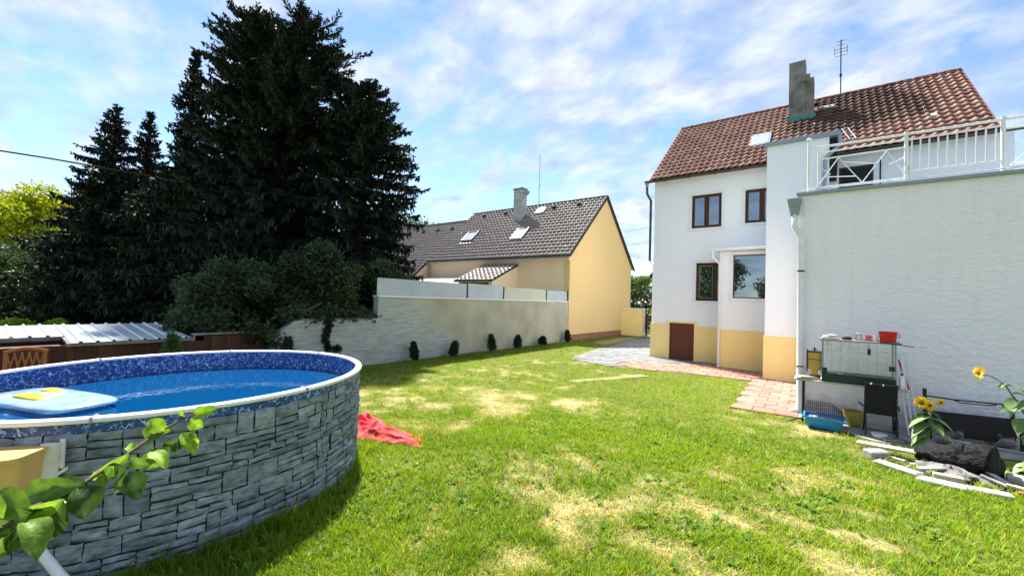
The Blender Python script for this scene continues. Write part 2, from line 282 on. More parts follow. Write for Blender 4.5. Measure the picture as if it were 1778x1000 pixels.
def liner():
    m, nt, b = newmat('blue_mosaic_liner'); N = nt.nodes; b.inputs['Roughness'].default_value = .3
    t = N.new('ShaderNodeTexCoord')
    v = N.new('ShaderNodeTexVoronoi'); v.feature = 'DISTANCE_TO_EDGE'; v.inputs['Scale'].default_value = 23
    n = N.new('ShaderNodeTexNoise'); n.inputs['Scale'].default_value = 9; n.inputs['Detail'].default_value = 3; L(nt, t.outputs['Object'], n.inputs['Vector'])
    mxv = N.new('ShaderNodeMix'); mxv.data_type = 'VECTOR'; mxv.inputs['Factor'].default_value = .12; L(nt, t.outputs['Object'], mxv.inputs['A']); L(nt, n.outputs['Color'], mxv.inputs['B'])
    L(nt, mxv.outputs['Result'], v.inputs['Vector'])
    r = N.new('ShaderNodeValToRGB'); e = r.color_ramp.elements; e[0].position = .0; e[0].color = (.55, .74, .90, 1); e[1].position = .5; e[1].color = (.003, .018, .10, 1)
    k = e.new(.045); k.color = (.07, .26, .60, 1); k = e.new(.14); k.color = (.006, .045, .22, 1)
    L(nt, v.outputs['Distance'], r.inputs[0])
    n2 = N.new('ShaderNodeTexNoise'); n2.inputs['Scale'].default_value = 22; L(nt, t.outputs['Object'], n2.inputs['Vector'])
    r2 = N.new('ShaderNodeValToRGB'); r2.color_ramp.elements[0].position = .42; r2.color_ramp.elements[1].position = .6
    L(nt, n2.outputs['Fac'], r2.inputs[0])
    mxx = N.new('ShaderNodeMix'); mxx.data_type = 'RGBA'; L(nt, r2.outputs[0], mxx.inputs['Factor']); mxx.inputs['A'].default_value = (.006, .045, .21, 1); L(nt, r.outputs[0], mxx.inputs['B'])
    L(nt, mxx.outputs['Result'], b.inputs['Base Color']); return m
M['liner'] = liner()
def water():
    m, nt, b = newmat('pool_water'); N = nt.nodes; out = N['Material Output']
    tr = N.new('ShaderNodeBsdfTransparent'); tr.inputs[0].default_value = (.16, .50, .84, 1)
    df = N.new('ShaderNodeBsdfDiffuse'); df.inputs[0].default_value = (.003, .10, .30, 1)
    m0 = N.new('ShaderNodeMixShader'); m0.inputs[0].default_value = .45; L(nt, tr.outputs[0], m0.inputs[1]); L(nt, df.outputs[0], m0.inputs[2])
    gl = N.new('ShaderNodeBsdfGlossy'); gl.inputs['Roughness'].default_value = .03
    t = N.new('ShaderNodeTexCoord'); n = N.new('ShaderNodeTexNoise'); n.inputs['Scale'].default_value = 6; n.inputs['Detail'].default_value = 3; L(nt, t.outputs['Object'], n.inputs['Vector'])
    bp = N.new('ShaderNodeBump'); bp.inputs['Strength'].default_value = .15; bp.inputs['Distance'].default_value = .02; L(nt, n.outputs['Fac'], bp.inputs['Height']); L(nt, bp.outputs[0], gl.inputs['Normal'])
    f = N.new('ShaderNodeFresnel'); f.inputs[0].default_value = 1.33; L(nt, bp.outputs[0], f.inputs['Normal'])
    ms = N.new('ShaderNodeMixShader'); L(nt, f.outputs[0], ms.inputs[0]); L(nt, m0.outputs[0], ms.inputs[1]); L(nt, gl.outputs[0], ms.inputs[2]); L(nt, ms.outputs[0], out.inputs['Surface'])
    return m
M['water'] = water()

# ------------------------------------------------------------------ mesh helpers
class MB:
    def __init__(s): s.v = []; s.f = []
    def quad(s, a, b, c, d): n = len(s.v); s.v += [tuple(a), tuple(b), tuple(c), tuple(d)]; s.f.append((n, n+1, n+2, n+3)); return s
    def box(s, x0, x1, y0, y1, z0, z1):
        n = len(s.v); s.v += [(x0, y0, z0), (x1, y0, z0), (x1, y1, z0), (x0, y1, z0), (x0, y0, z1), (x1, y0, z1), (x1, y1, z1), (x0, y1, z1)]
        s.f += [tuple(n+i for i in q) for q in ((0, 3, 2, 1), (4, 5, 6, 7), (0, 1, 5, 4), (1, 2, 6, 5), (2, 3, 7, 6), (3, 0, 4, 7))]; return s
    def obox(s, c, ax, ay, az):
        """box from centre and three half-axis vectors"""
        c, ax, ay, az = map(Vector, (c, ax, ay, az)); n = len(s.v)
        for k in (-1, 1):
            for i, j in ((-1, -1), (1, -1), (1, 1), (-1, 1)): s.v.append(tuple(c+ax*i+ay*j+az*k))
        s.f += [tuple(n+i for i in q) for q in ((0, 3, 2, 1), (4, 5, 6, 7), (0, 1, 5, 4), (1, 2, 6, 5), (2, 3, 7, 6), (3, 0, 4, 7))]; return s
    def beam(s, a, b, w, h, upv=(0, 0, 1)):
        a = Vector(a); b = Vector(b); d = (b-a); ln = d.length; d.normalize(); u = Vector(upv)
        if abs(d.dot(u)) > .98: u = Vector((1, 0, 0))
        sd = d.cross(u).normalized(); u = sd.cross(d).normalized(); return s.obox((a+b)/2, d*ln/2, sd*w/2, u*h/2)
    def tube(s, pts, r, n=8, caps=True):
        pts = [Vector(p) for p in pts]; rs = r if isinstance(r, (list, tuple)) else [r]*len(pts); base = len(s.v); prev = None
        for i, p in enumerate(pts):
            d = (pts[min(i+1, len(pts)-1)]-pts[max(i-1, 0)]).normalized()
            if prev is None:
                u = Vector((0, 0, 1)) if abs(d.z) < .9 else Vector((1, 0, 0)); a = d.cross(u).normalized()
            else: a = (prev-d*prev.dot(d)).normalized()
            prev = a; b = d.cross(a)
            for k in range(n): t = 2*math.pi*k/n; s.v.append(tuple(p+(a*math.cos(t)+b*math.sin(t))*rs[i]))
        for i in range(len(pts)-1):
            for k in range(n): s.f.append((base+i*n+k, base+i*n+(k+1) % n, base+(i+1)*n+(k+1) % n, base+(i+1)*n+k))
        if caps: s.f.append(tuple(base+k for k in range(n))[::-1]); s.f.append(tuple(base+(len(pts)-1)*n+k for k in range(n)))
        return s
    def lathe(s, c, prof, n=24, cap0=True, cap1=True):
        base = len(s.v)
        for r, z in prof:
            for k in range(n): t = 2*math.pi*k/n; s.v.append((c[0]+r*math.cos(t), c[1]+r*math.sin(t), c[2]+z))
        for i in range(len(prof)-1):
            for k in range(n): s.f.append((base+i*n+k, base+i*n+(k+1) % n, base+(i+1)*n+(k+1) % n, base+(i+1)*n+k))
        if cap0: s.f.append(tuple(base+k for k in range(n))[::-1])
        if cap1: s.f.append(tuple(base+(len(prof)-1)*n+k for k in range(n)))
        return s
    def prism(s, poly, axis, a, b):
        """polygon in the two other axes, extruded along axis from a to b"""
        n = len(poly); base = len(s.v)
        def P(p, h): return {'x': (h, p[0], p[1]), 'y': (p[0], h, p[1]), 'z': (p[0], p[1], h)}[axis]
        s.v += [P(p, a) for p in poly]+[P(p, b) for p in poly]
        s.f.append(tuple(base+i for i in range(n))[::-1]); s.f.append(tuple(base+n+i for i in range(n)))
        for i in range(n): j = (i+1) % n; s.f.append((base+i, base+j, base+n+j, base+n+i))
        return s
    def build(s, name, mat, parent=None, smooth=False, loc=None, bevel=0.0, fix=True):
        o0 = Vector((0, 0, 0)); p = parent
        if loc is not None: o0 = Vector(loc)
        while p is not None: o0 = o0+p.location; p = p.parent
        me = bpy.data.meshes.new(name); me.from_pydata([(v[0]-o0.x, v[1]-o0.y, v[2]-o0.z) for v in s.v], [], s.f)
        if fix:
            import bmesh
            bm = bmesh.new(); bm.from_mesh(me); bmesh.ops.recalc_face_normals(bm, faces=bm.faces)
            if bevel: bmesh.ops.bevel(bm, geom=[e for e in bm.edges], offset=bevel, segments=1, affect='EDGES', clamp_overlap=True)
            bm.to_mesh(me); bm.free()
        me.update()
        if smooth:
            for pg in me.polygons: pg.use_smooth = True
        if mat is not None: me.materials.append(M[mat] if isinstance(mat, str) else mat)
        o = bpy.data.objects.new(name, me); COL.objects.link(o)
        if parent is not None: o.parent = parent
        if loc is not None: o.location = loc
        return o
def tag(o, label=None, cat=None, group=None, kind=None):
    if label: o['label'] = label
    if cat: o['category'] = cat
    if group: o['group'] = group
    if kind: o['kind'] = kind
    return o
def thing(name, label, cat, loc=(0, 0, 0), group=None):
    o = bpy.data.objects.new(name, None); COL.objects.link(o); o.location = loc; o.empty_display_size = .2
    return tag(o, label, cat, group)
def np_mesh(name, co, tris, mat, parent=None, cols=None, smooth=False, quads=False):
    k = 4 if quads else 3
    me = bpy.data.meshes.new(name); nv = len(co); nf = len(tris)
    me.vertices.add(nv); me.vertices.foreach_set('co', np.ascontiguousarray(co, dtype=np.float32).ravel())
    me.loops.add(nf*k); me.loops.foreach_set('vertex_index', np.ascontiguousarray(tris, dtype=np.int32).ravel())
    me.polygons.add(nf); me.polygons.foreach_set('loop_start', np.arange(0, nf*k, k, dtype=np.int32))
    me.update(calc_edges=True)
    if smooth: me.polygons.foreach_set('use_smooth', np.ones(nf, dtype=bool))
    if cols is not None:
        a = me.color_attributes.new('Col', 'FLOAT_COLOR', 'POINT'); c = np.ones((nv, 4), dtype=np.float32); c[:, :3] = cols; a.data.foreach_set('color', c.ravel())
    me.materials.append(M[mat]); o = bpy.data.objects.new(name, me); COL.objects.link(o)
    if parent is not None: o.parent = parent
    return o
rnd = random.Random(11); NR = np.random.RandomState(5)

# ================================================================== GROUND
POOL = (-5.87, 1.61); PR = 1.90; PA = R(23.7); PSX, PSY = 1.785/PR, 2.01/PR   # slightly oval pool
def pool_d(x, y):
    dx_ = x-POOL[0]; dy_ = y-POOL[1]; a = (dx_*math.cos(PA)+dy_*math.sin(PA))/PSX; b_ = (-dx_*math.sin(PA)+dy_*math.cos(PA))/PSY
    return np.hypot(a, b_)
g = MB().quad((-900, -900, -.02), (900, -900, -.02), (900, 900, -.02), (-900, 900, -.02)).build('ground', 'ground'); tag(g, kind='structure')
DRY = [(-.65, 4.7, .42, .22, 1.0), (-2.3, 3.85, .28, .22, .7), (-3.36, 3.5, .3, .2, .8), (-3.25, 4.6, .36, .22, .75), (-2.1, 2.9, .25, .22, .6), (.15, 4.45, .4, .2, .7), (-1.15, 3.75, .35, .18, .6), (.3, 5.2, .3, .2, .5),
       (-5.0, 5.8, 1.6, 1.2, .25), (-5.6, 7.4, 2.0, .8, .45), (-4.2, 7.8, 1.2, .5, .3), (-7.2, 5.6, 1.3, .6, .3), (-6.5, 10.4, .5, .4, .8), (-1.0, 6.0, .6, .35, .4), (-3.9, 5.3, .7, .5, .4), (.2, 6.4, .6, .3, .4), (1.0, 6.6, .6, .3, .5), (-2.6, 5.0, .3, .3, .3), (-.4, 3.2, .4, .3, .6), (-3.0, 2.7, .3, .3, .5)]
LUSH = [(-3.2, 11.2, 2.2, 1.8, .55), (-4.0, 1.2, .9, 1.6, .7), (-10.6, 12, .9, 9, .7), (-2.6, 5.9, .9, .6, .25), (-3.6, 2.2, .6, .8, .6), (-1.2, 7.6, 1.0, 1.0, .2)]
def dryness(x, y):
    d = .11+1.1*(fbm(x*.75+3, y*.75+9, 4)-.5)+1.3*(fbm(x*2.9+31, y*2.9+2, 4)-.5)
    for a, b, rx, ry, w in DRY: d = d+.6*w*np.exp(-(((x-a)/rx)**2+((y-b)/ry)**2))
    for a, b, rx, ry, w in LUSH: d = d-w*np.exp(-(((x-a)/rx)**2+((y-b)/ry)**2))
    return np.clip(d, 0, 1)
def gz(x, y): return .012*(fbm(x*1.7+50, y*1.7+20, 3)-.5)*2
gx, gy = np.meshgrid(np.arange(-11.1, 6.0, .09), np.arange(-3.5, 27.0, .09)); nx, ny = gx.shape[1], gx.shape[0]
fx_, fy_ = gx.ravel(), gy.ravel(); dd = dryness(fx_, fy_)
SOILG = np.array([.10, .12, .02]); SOILD = np.array([.30, .255, .12])
k3 = np.clip((dd-.25)/.5, 0, 1)[:, None]
cl = SOILG*(1-k3)+SOILD*k3
co = np.stack([fx_, fy_, gz(fx_, fy_)+.004], 1)
ii = (np.arange(ny-1)[:, None]*nx+np.arange(nx-1)[None]).ravel()
lawn = np_mesh('lawn', co, np.stack([ii, ii+1, ii+1+nx, ii+nx], 1), 'soil', None, cl, True, True); tag(lawn, kind='structure')

# paved areas -------------------------------------------------------
def inpoly(x, y, P):
    x = np.asarray(x); y = np.asarray(y); c = np.zeros(x.shape, bool); n = len(P)
    for i in range(n):
        x0, y0 = P[i]; x1, y1 = P[(i+1) % n]
        if y0 == y1: continue
        c ^= ((y0 > y) != (y1 > y)) & (x < (x1-x0)*(y-y0)/(y1-y0)+x0)
    return c
RED = [(-5.9, 14.0), (-5.1, 13.35), (-3.3, 13.75), (-1.75, 13.85), (-1.6, 9.95), (-.5, 10.05), (-.5, 14.55), (-1.53, 14.56), (-1.53, 16.1), (-3.08, 16.12), (-3.08, 16.4), (-4.7, 15.5), (-5.8, 14.9)]
GREY = [(-7.6, 13.7), (-5.9, 13.2), (-5.2, 13.2), (-5.95, 14.05), (-5.75, 14.95), (-4.6, 15.6), (-3.1, 16.45), (-3.08, 16.97), (-5.9, 16.97), (-6.0, 21), (-6.2, 29), (-9.3, 29), (-9.2, 24), (-8.6, 19.5), (-8.2, 16)]
def bedsheet(poly, name):
    o = MB(); o.v = [(p[0], p[1], .018) for p in poly]; o.f = [tuple(range(len(poly)))]
    return tag(o.build(name, 'sand'), kind='structure')
rp = bedsheet(RED, 'red_paved_path'); gp = bedsheet(GREY, 'grey_slab_drive')
def slabmesh(name, w, d, h, seed, mat):
    q = random.Random(seed); j = lambda a: a+q.uniform(-.008, .008); x, y = w/2, d/2
    b = MB(); i = .012
    b.v = [(j(-x), j(-y), -.03), (j(x), j(-y), -.03), (j(x), j(y), -.03), (j(-x), j(y), -.03)]
    lo = [(v[0], v[1], h-.010) for v in b.v]; hi = [(v[0]*(1-i/x), v[1]*(1-i/y), h+q.uniform(-.003, .003)) for v in b.v]
    b.v += lo+hi; b.f = [(8, 9, 10, 11)]
    for k in range(4): m_ = (k+1) % 4; b.f += [(k, m_, 4+m_, 4+k), (4+k, 4+m_, 8+m_, 8+k)]
    me = bpy.data.meshes.new(name); me.from_pydata(b.v, [], b.f); me.materials.append(M[mat]); return me
sm = [slabmesh('paving_slab', .385, .385, .036, i, 'redslab') for i in range(5)]
fm = [slabmesh('flagstone', w, d, .034, 20+i, 'greyslab') for i, (w, d) in enumerate(((.47, .36), (.47, .36), (.47, .36), (.47, .36)))]
def lay(poly, meshes, w, d, parent, name, ang=0., stag=.5, jit=.004, lim=400):
    ca, sa = math.cos(ang), math.sin(ang); n = 0
    for r_ in range(-90, 90):
        for c_ in range(-90, 90):
            lx = (c_+(stag if r_ % 2 else 0))*w; ly = r_*d; x = -4+lx*ca-ly*sa; y = 14+lx*sa+ly*ca
            cn = [(x+(a*w*ca-b*d*sa)*.16, y+(a*w*sa+b*d*ca)*.16) for a in (-1, 1) for b in (-1, 1)]
            if all(inpoly(np.array([p[0]]), np.array([p[1]]), poly)[0] for p in cn):
                o = bpy.data.objects.new(name, rnd.choice(meshes)); COL.objects.link(o); o.parent = parent
                o.location = (x+rnd.uniform(-jit, jit), y+rnd.uniform(-jit, jit), rnd.uniform(-.005, .004)); o.rotation_euler = (rnd.uniform(-.012, .012), rnd.uniform(-.012, .012), ang+rnd.uniform(-.012, .012)+rnd.choice((0, math.pi))); n += 1
    return n
lay(RED, sm, .40, .40, rp, 'paving_slab', R(2))
lay(GREY, fm, .49, .38, gp, 'flagstone', R(28), .37, .012)
# bare strips in the lawn and the apron along the terrace wall
def strip(name, pts, mat, z=.02, kind='structure'):
    o = MB(); o.v = [(p[0], p[1], z) for p in pts]; o.f = [tuple(range(len(pts)))]; return tag(o.build(name, mat), kind=kind)
M['dirt'] = pm('pale_dirt', (.27, .24, .14), (.17, .16, .07), 3, .95, .5, 20)
APRON = [(-.5, 10.0), (.1, 9.45), (.6, 9.1), (1.3, 9.05), (2.6, 9.6), (4.5, 9.8), (4.5, 10.57), (-.5, 10.57)]
M['apron'] = pm('grey_apron', (.34, .34, .33), (.22, .22, .21), 3.5, .95, .5, 25)
strip('concrete_apron', APRON, 'apron', .022)
DIRT1 = [(-5.6, 10.0), (-5.35, 9.85), (-4.2, 12.3), (-4.5, 12.5), (-5.0, 11.3)]
DIRT2 = [(-9.9, 20.2), (-8.9, 19.6), (-9.2, 24.0), (-9.5, 26.2), (-10.2, 24.5)]
strip('worn_path', DIRT1, 'dirt', .016); strip('dirt_track', DIRT2, 'dirt', .021)

# ================================================================== GRASS
def blades(n, ymin_d, ymax_d, seed):
    q = np.random.RandomState(seed)
    # sample direction and distance around the viewpoint (denser close by)
    ang = yaw+R(54)-q.rand(n)*R(108); t = q.rand(n)
    d = 1/((1-t)/ymin_d**.55+t/ymax_d**.55)**(1/.55)
    x = -np.sin(ang)*d; y = np.cos(ang)*d
    # most blades grow in small tufts
    nt = n//16; tid = q.randint(0, nt, n); m = q.rand(n) < .62; rr = (.012+.03*q.rand(n))*(.7+.05*d); ta = q.rand(n)*2*np.pi
    x = np.where(m, x[tid]+np.cos(ta)*rr, x); y = np.where(m, y[tid]+np.sin(ta)*rr, y); d = np.hypot(x, y)
    return x, y, d, q, np.where(m, ta, -9.0), np.where(m, q.rand(nt)[tid], .3)
def lawn_ok(x, y):
    ok = (x > -11.05) & (x < 4.6) & (y > -2) & (y < 27) & (pool_d(x, y) > PR+.02)
    for P in (RED, GREY, APRON): ok &= ~inpoly(x, y, P)
    ok &= ~((x > -5.8) & (y > 16.9)) & ~((x > -.5) & (y > 10.5)) & ~((x > -1.6) & (y > 14.5)) & ~((x > -3.1) & (y > 16.1))
    return ok
def make_grass(name, n, d0, d1, seed, wide, kind):
    x, y, d, q, ta0, tv = blades(n, d0, d1, seed); k = lawn_ok(x, y)
    x, y, d, ta0, tv = x[k], y[k], d[k], ta0[k], tv[k]; dr = dryness(x, y)
    for P in (DIRT1, DIRT2): dr = np.where(inpoly(x, y, P), dr+.55, dr)
    clump = fbm(x*5+9, y*5+70, 2)
    keep = q.rand(len(x)) < np.clip(1.12-.75*np.clip(dr-.25, 0, 1)+.3*(clump-.5), .34, 1); x, y, d, dr, clump, ta0, tv = x[keep], y[keep], d[keep], dr[keep], clump[keep], ta0[keep], tv[keep]
    m = len(x); tall = 1+1.1*np.exp(-((pool_d(x, y)-PR)/.3)**2)+.9*np.exp(-((x+11)/.5)**2)+.6*np.clip((clump-.6)*4, 0, 1)
    h = (.024+.052*q.rand(m)**1.5)*(1.15-.5*dr)*tall*(.75+.75*tv**2); a = np.where(ta0 > -5, ta0+q.randn(m)*.5, q.rand(m)*2*np.pi); flat = np.clip((dr-.35)*1.8, 0, 1)*(q.rand(m) < .75); ln = h*(.3+.9*q.rand(m))*(1+1.6*flat); h = h*(1-.6*flat); w = wide*(.7+.6*q.rand(m))*(.6+.12*d)
    ta = a+np.pi/2+q.randn(m)*.5
    bx = np.stack([x, y, gz(x, y)], 1); t = np.stack([np.cos(ta), np.sin(ta), 0*ta], 1)*w[:, None]/2
    dv = np.stack([np.cos(a)*ln, np.sin(a)*ln, h], 1); mid = bx+np.stack([np.cos(a)*ln*.35, np.sin(a)*ln*.35, h*.62], 1)
    G1 = np.array([.205, .345, .006]); G2 = np.array([.32, .45, .010]); G0 = np.array([.11, .24, .010]); ST = np.array([.55, .45, .22]); YE = np.array([.52, .47, .035])
    u = q.rand(m)[:, None]; hue = np.clip(fbm(x*.9+5, y*.9+60, 3)[:, None]*2-.5, 0, 1)
    c = (G1*(1-u)+G2*u)*(hue*.6+.4)+G0*(1-hue)*.6
    dark_zone = np.zeros(m)
    for a_, b_, rx, ry, w_ in LUSH[1:3]: dark_zone += np.exp(-(((x-a_)/rx)**2+((y-b_)/ry)**2))
    c = c*(1-.35*np.clip(dark_zone, 0, 1)[:, None])  # blades coloured darker beside the pool and along the wall
    kk = (np.clip((dr-.15)*1.2, 0, .72)+.10*(1-np.clip(dark_zone, 0, 1)) > q.rand(m))[:, None]; yy = (q.rand(m) < np.where(dr < .35, .8, .4))[:, None]
    c = np.where(kk, np.where(yy, YE, ST)*(.75+.5*q.rand(m)[:, None]), c*(.75+.5*q.rand(m)[:, None]))
    if kind == 2:
        V = np.stack([bx-t, bx+t, mid-t*.75, mid+t*.75, bx+dv], 1); T = np.array([[0, 1, 3], [0, 3, 2], [2, 3, 4]])
    else:
        V = np.stack([bx-t, bx+t, bx+dv], 1); T = np.array([[0, 1, 2]])
    nv = V.shape[1]; tr = (np.arange(m)[:, None, None]*nv+T[None]).reshape(-1, 3)
    o = np_mesh(name, V.reshape(-1, 3), tr, 'grass', None, np.repeat(c, nv, 0)); return o
tag(make_grass('grass', 210000, 2.6, 8.0, 1, .0058, 2), 'short patchy lawn grass, green with straw coloured spots, close to the pool', 'grass', kind='stuff')
tag(make_grass('grass', 300000, 6.0, 27, 2, .0056, 1), 'lawn grass running back to the paving and the wall', 'grass', kind='stuff')
def weeds():
    q = np.random.RandomState(9); V = []; T = []; Cc = []; nb = 0
    spots = [(-4.0+q.randn()*.35, 1.4+q.randn()*.9) for _ in range(170)]+[(-3.7+q.randn()*.6, 2.7+q.randn()*.5) for _ in range(110)]+[(q.uniform(-4, 1), q.uniform(3, 8)) for _ in range(330)]+[(-1.0+q.randn()*.25, 4.35+q.randn()*.15) for _ in range(26)]+[(-10.75+q.rand()*.4, q.uniform(7.2, 9)) for _ in range(40)]
    for x, y in spots:
        if not lawn_ok(np.array([x]), np.array([y]))[0]: continue
        for k in range(q.randint(5, 10)):
            a = q.rand()*6.28; l = q.uniform(.035, .09); w = l*q.uniform(.3, .55); el = q.uniform(.15, .9)
            d = np.array([np.cos(a)*np.cos(el), np.sin(a)*np.cos(el), np.sin(el)]); s_ = np.array([-np.sin(a), np.cos(a), 0])*w; b = np.array([x, y, .01])
            V += [b, b+d*l*.5+s_*.5, b+d*l, b+d*l*.5-s_*.5]; T += [[nb, nb+1, nb+2], [nb, nb+2, nb+3]]; nb += 4
            c = np.array([.13, .26, .03])*q.uniform(.6, 1.5); Cc += [c]*4
    return np_mesh('weeds', np.array(V), np.array(T), 'grass', None, np.array(Cc))
tag(weeds(), 'low broad-leaved weeds scattered through the lawn', 'weeds', kind='stuff')

# ================================================================== WALL WITH OPENINGS (faces -y)
def wall_open(x0, x1, z0, z1, y, depth, ops):
    """front sheet with real openings and their reveals"""
    b = MB(); xs = sorted({x0, x1, *[o[0] for o in ops], *[o[1] for o in ops]}); zs = sorted({z0, z1, *[o[2] for o in ops], *[o[3] for o in ops]})
    for i in range(len(xs)-1):
        for j in range(len(zs)-1):
            cx, cz = (xs[i]+xs[i+1])/2, (zs[j]+zs[j+1])/2
            if any(o[0] < cx < o[1] and o[2] < cz < o[3] for o in ops): continue
            b.quad((xs[i], y, zs[j]), (xs[i+1], y, zs[j]), (xs[i+1], y, zs[j+1]), (xs[i], y, zs[j+1]))
    for a0, a1, c0, c1 in ops:
        b.quad((a0, y, c0), (a0, y, c1), (a0, y+depth, c1), (a0, y+depth, c0)); b.quad((a1, y, c0), (a1, y+depth, c0), (a1, y+depth, c1), (a1, y, c1))
        b.quad((a0, y, c0), (a0, y+depth, c0), (a1, y+depth, c0), (a1, y, c0)); b.quad((a0, y, c1), (a1, y, c1), (a1, y+depth, c1), (a0, y+depth, c1))
    return b
def window(parent, x0, x1, z0, z1, y, split=None, mat='brownwood', sill=True, surround=True, rec=.07, glass='glass', fr=.055):
    y0 = y+rec; e = thing_part('window', parent)
    b = MB().box(x0, x0+fr, y0, y0+.06, z0, z1).box(x1-fr, x1, y0, y0+.06, z0, z1).box(x0+fr, x1-fr, y0, y0+.06, z0, z0+fr).box(x0+fr, x1-fr, y0, y0+.06, z1-fr, z1)
    b.build('window_frame', mat, e)
    cells = [(x0+fr, x1-fr)]
    if split:
        m_ = x0+split*(x1-x0); MB().box(m_-.035, m_+.035, y0-.006, y0+.055, z0+fr, z1-fr).build('mullion', mat, e)
        cells = [(x0+fr, m_-.035), (m_+.035, x1-fr)]
    for a, c in cells:
        if split:
            s_ = MB(); t = .05; s_.box(a+.004, a+t, y0-.012, y0+.045, z0+fr+.004, z1-fr-.004).box(c-t, c-.004, y0-.012, y0+.045, z0+fr+.004, z1-fr-.004).box(a+t, c-t, y0-.012, y0+.045, z0+fr+.004, z0+fr+t).box(a+t, c-t, y0-.012, y0+.045, z1-fr-t, z1-fr-.004); s_.build('sash', mat, e)
            a, c, za_, zb_ = a+t, c-t, z0+fr+t, z1-fr-t
        else: za_, zb_ = z0+fr, z1-fr
        tl = rnd.uniform(-.004, .004)
        p = MB().quad((a, y0+.02, za_), (c, y0+.02+tl, za_), (c, y0+.02+tl, zb_), (a, y0+.02, zb_)).build('pane', glass, e, fix=False)
        if split:
            g_ = MB(); t = .012
            g_.box(a, a+t, y0+.008, y0+.0195, za_, zb_).box(c-t, c, y0+.008, y0+.0195, za_, zb_).box(a+t, c-t, y0+.008, y0+.0195, za_, za_+t).box(a+t, c-t, y0+.008, y0+.0195, zb_-t, zb_).build('glazing_seal', 'cream', e)
    if sill: MB().box(x0-.14, x1+.12, y-.05, y+.07, z0-.09, z0-.004).build('sill', 'white2', e)
    if surround:
        t = .11; MB().box(x0-t, x0, y-.014, y-.001, z0, z1+t).box(x1, x1+t, y-.014, y-.001, z0, z1+t).box(x0, x1, y-.014, y-.001, z1, z1+t).build('surround', 'white2', e)
    return e
def thing_part(name, parent):
    o = bpy.data.objects.new(name, None); COL.objects.link(o); o.parent = parent; o.empty_display_size = .1; return o

# ------------------------------------------------------------------ roof tiles
def tilemesh(name, w, ln, hump, mat, thick=.022, lip=.03):
    """pantile: across profile with one hump, raised lower lip; local x across, y up the slope, z out"""
    pr = [(0, .006), (.12, .0), (.42, .0), (.55, hump*.55), (.72, hump), (.88, hump*.62), (1.04, .012)]
    b = MB(); n = len(pr)
    for yy, zo in ((0, lip), (ln*1.08, .004)):
        for a, z in pr: b.v.append((a*w, yy, z+zo))
    for a, z in pr: b.v.append((a*w, .004, z+lip-thick))
    for i in range(n-1): b.f += [(i, i+1, n+i+1, n+i), (2*n+i, 2*n+i+1, i+1, i)]
    b.f.append((n-1, 2*n-1, 3*n-1)); b.f.append((0, 2*n, n))
    me = bpy.data.meshes.new(name); me.from_pydata(b.v, [], b.f); me.materials.append(M[mat]); me.polygons.foreach_set('use_smooth', np.array([f.normal.z > .4 for f in me.polygons])); return me, b
def tile_roof(parent, x0, x1, ye, ze, slope, length, w, ln, tm, skip=None, nsep=0, near=None):
    me, b = tm; p = math.atan(slope); Sv = Vector((0, math.cos(p), math.sin(p))); Nv = Vector((0, -math.sin(p), math.cos(p)))
    sp = []; nc = int(round((x1-x0)/w)); w2 = (x1-x0)/nc; nr = int(math.ceil(length/ln))
    for r_ in range(nr):
        for c_ in range(nc):
            P = Vector((x0+c_*w2, ye, ze))+Sv*(r_*ln)
            if r_*ln > length-.1: continue
            if skip and skip(P.x+w/2, P.y+.15): continue
            sp.append(P+Nv*rnd.uniform(0, .006)+Sv*rnd.uniform(-.008, .008))
    sp.sort(key=lambda q_: (q_-Vector((0, 0, 2))).length)
    for q_ in sp[:nsep]:
        o = bpy.data.objects.new('roof_tile', me); COL.objects.link(o); o.parent = parent; pl = Vector((0, 0, 0)); pp = parent
        while pp is not None: pl += pp.location; pp = pp.parent
        o.location = q_-pl; o.rotation_euler = (p, rnd.uniform(-.012, .012), rnd.uniform(-.01, .01))
    rest = sp[nsep:]
    if rest:
        bv = np.array(b.v); M3 = np.stack([np.array((1, 0, 0)), np.array(Sv), np.array(Nv)], 0); loc = bv@M3
        V = (np.array([list(q_) for q_ in rest])[:, None]+loc[None])
        V = V+NR.uniform(-.003, .003, (len(rest), 1, 1))
        fs = []; nb = len(b.v)
        mb = MB(); mb.v = [tuple(v) for v in V.reshape(-1, 3)]
        for i in range(len(rest)): fs += [tuple(i*nb+k for k in f) for f in b.f]
        mb.f = fs
        o = mb.build('roof_tiles', me.materials[0], parent, fix=False); tag(o, kind='stuff')
        o.data.polygons.foreach_set('use_smooth', np.tile(np.array([f.normal.z > .4 for f in me.polygons]), len(rest)))

# ================================================================== WHITE HOUSE
wh = thing('white_house', 'white rendered house with red tiled roof and ochre plinth on the right', 'house', (-1, 17, 0))
YF = 17.0; X0, X1 = -5.72, 3.95; ZE = 7.12
ops = [(-4.28, -3.22, 5.1, 6.38), (-2.45, -1.40, 5.15, 6.36), (-4.08, -3.02, 2.32, 3.76), (.22, 1.06, 4.66, 6.72)]
wall_open(X0, X1, 0, ZE, YF, .16, ops).build('front_wall', 'white', wh, fix=False)
b = MB(); b.quad((X0, YF, 0), (X0, 25, 0), (X0, 25, ZE), (X0, YF, ZE)); b.quad((X1, YF, 0), (X1, 25, 0), (X1, 25, ZE), (X1, YF, ZE)); b.quad((X0, 25, 0), (X1, 25, 0), (X1, 25, ZE), (X0, 25, ZE))
for xx in (X0, X1-.35): b.v += [(xx, YF, ZE), (xx, 25, ZE), (xx, 21, 10.6)]; n_ = len(b.v); b.f.append((n_-3, n_-2, n_-1))
b.build('side_wall', 'white', wh, fix=False)
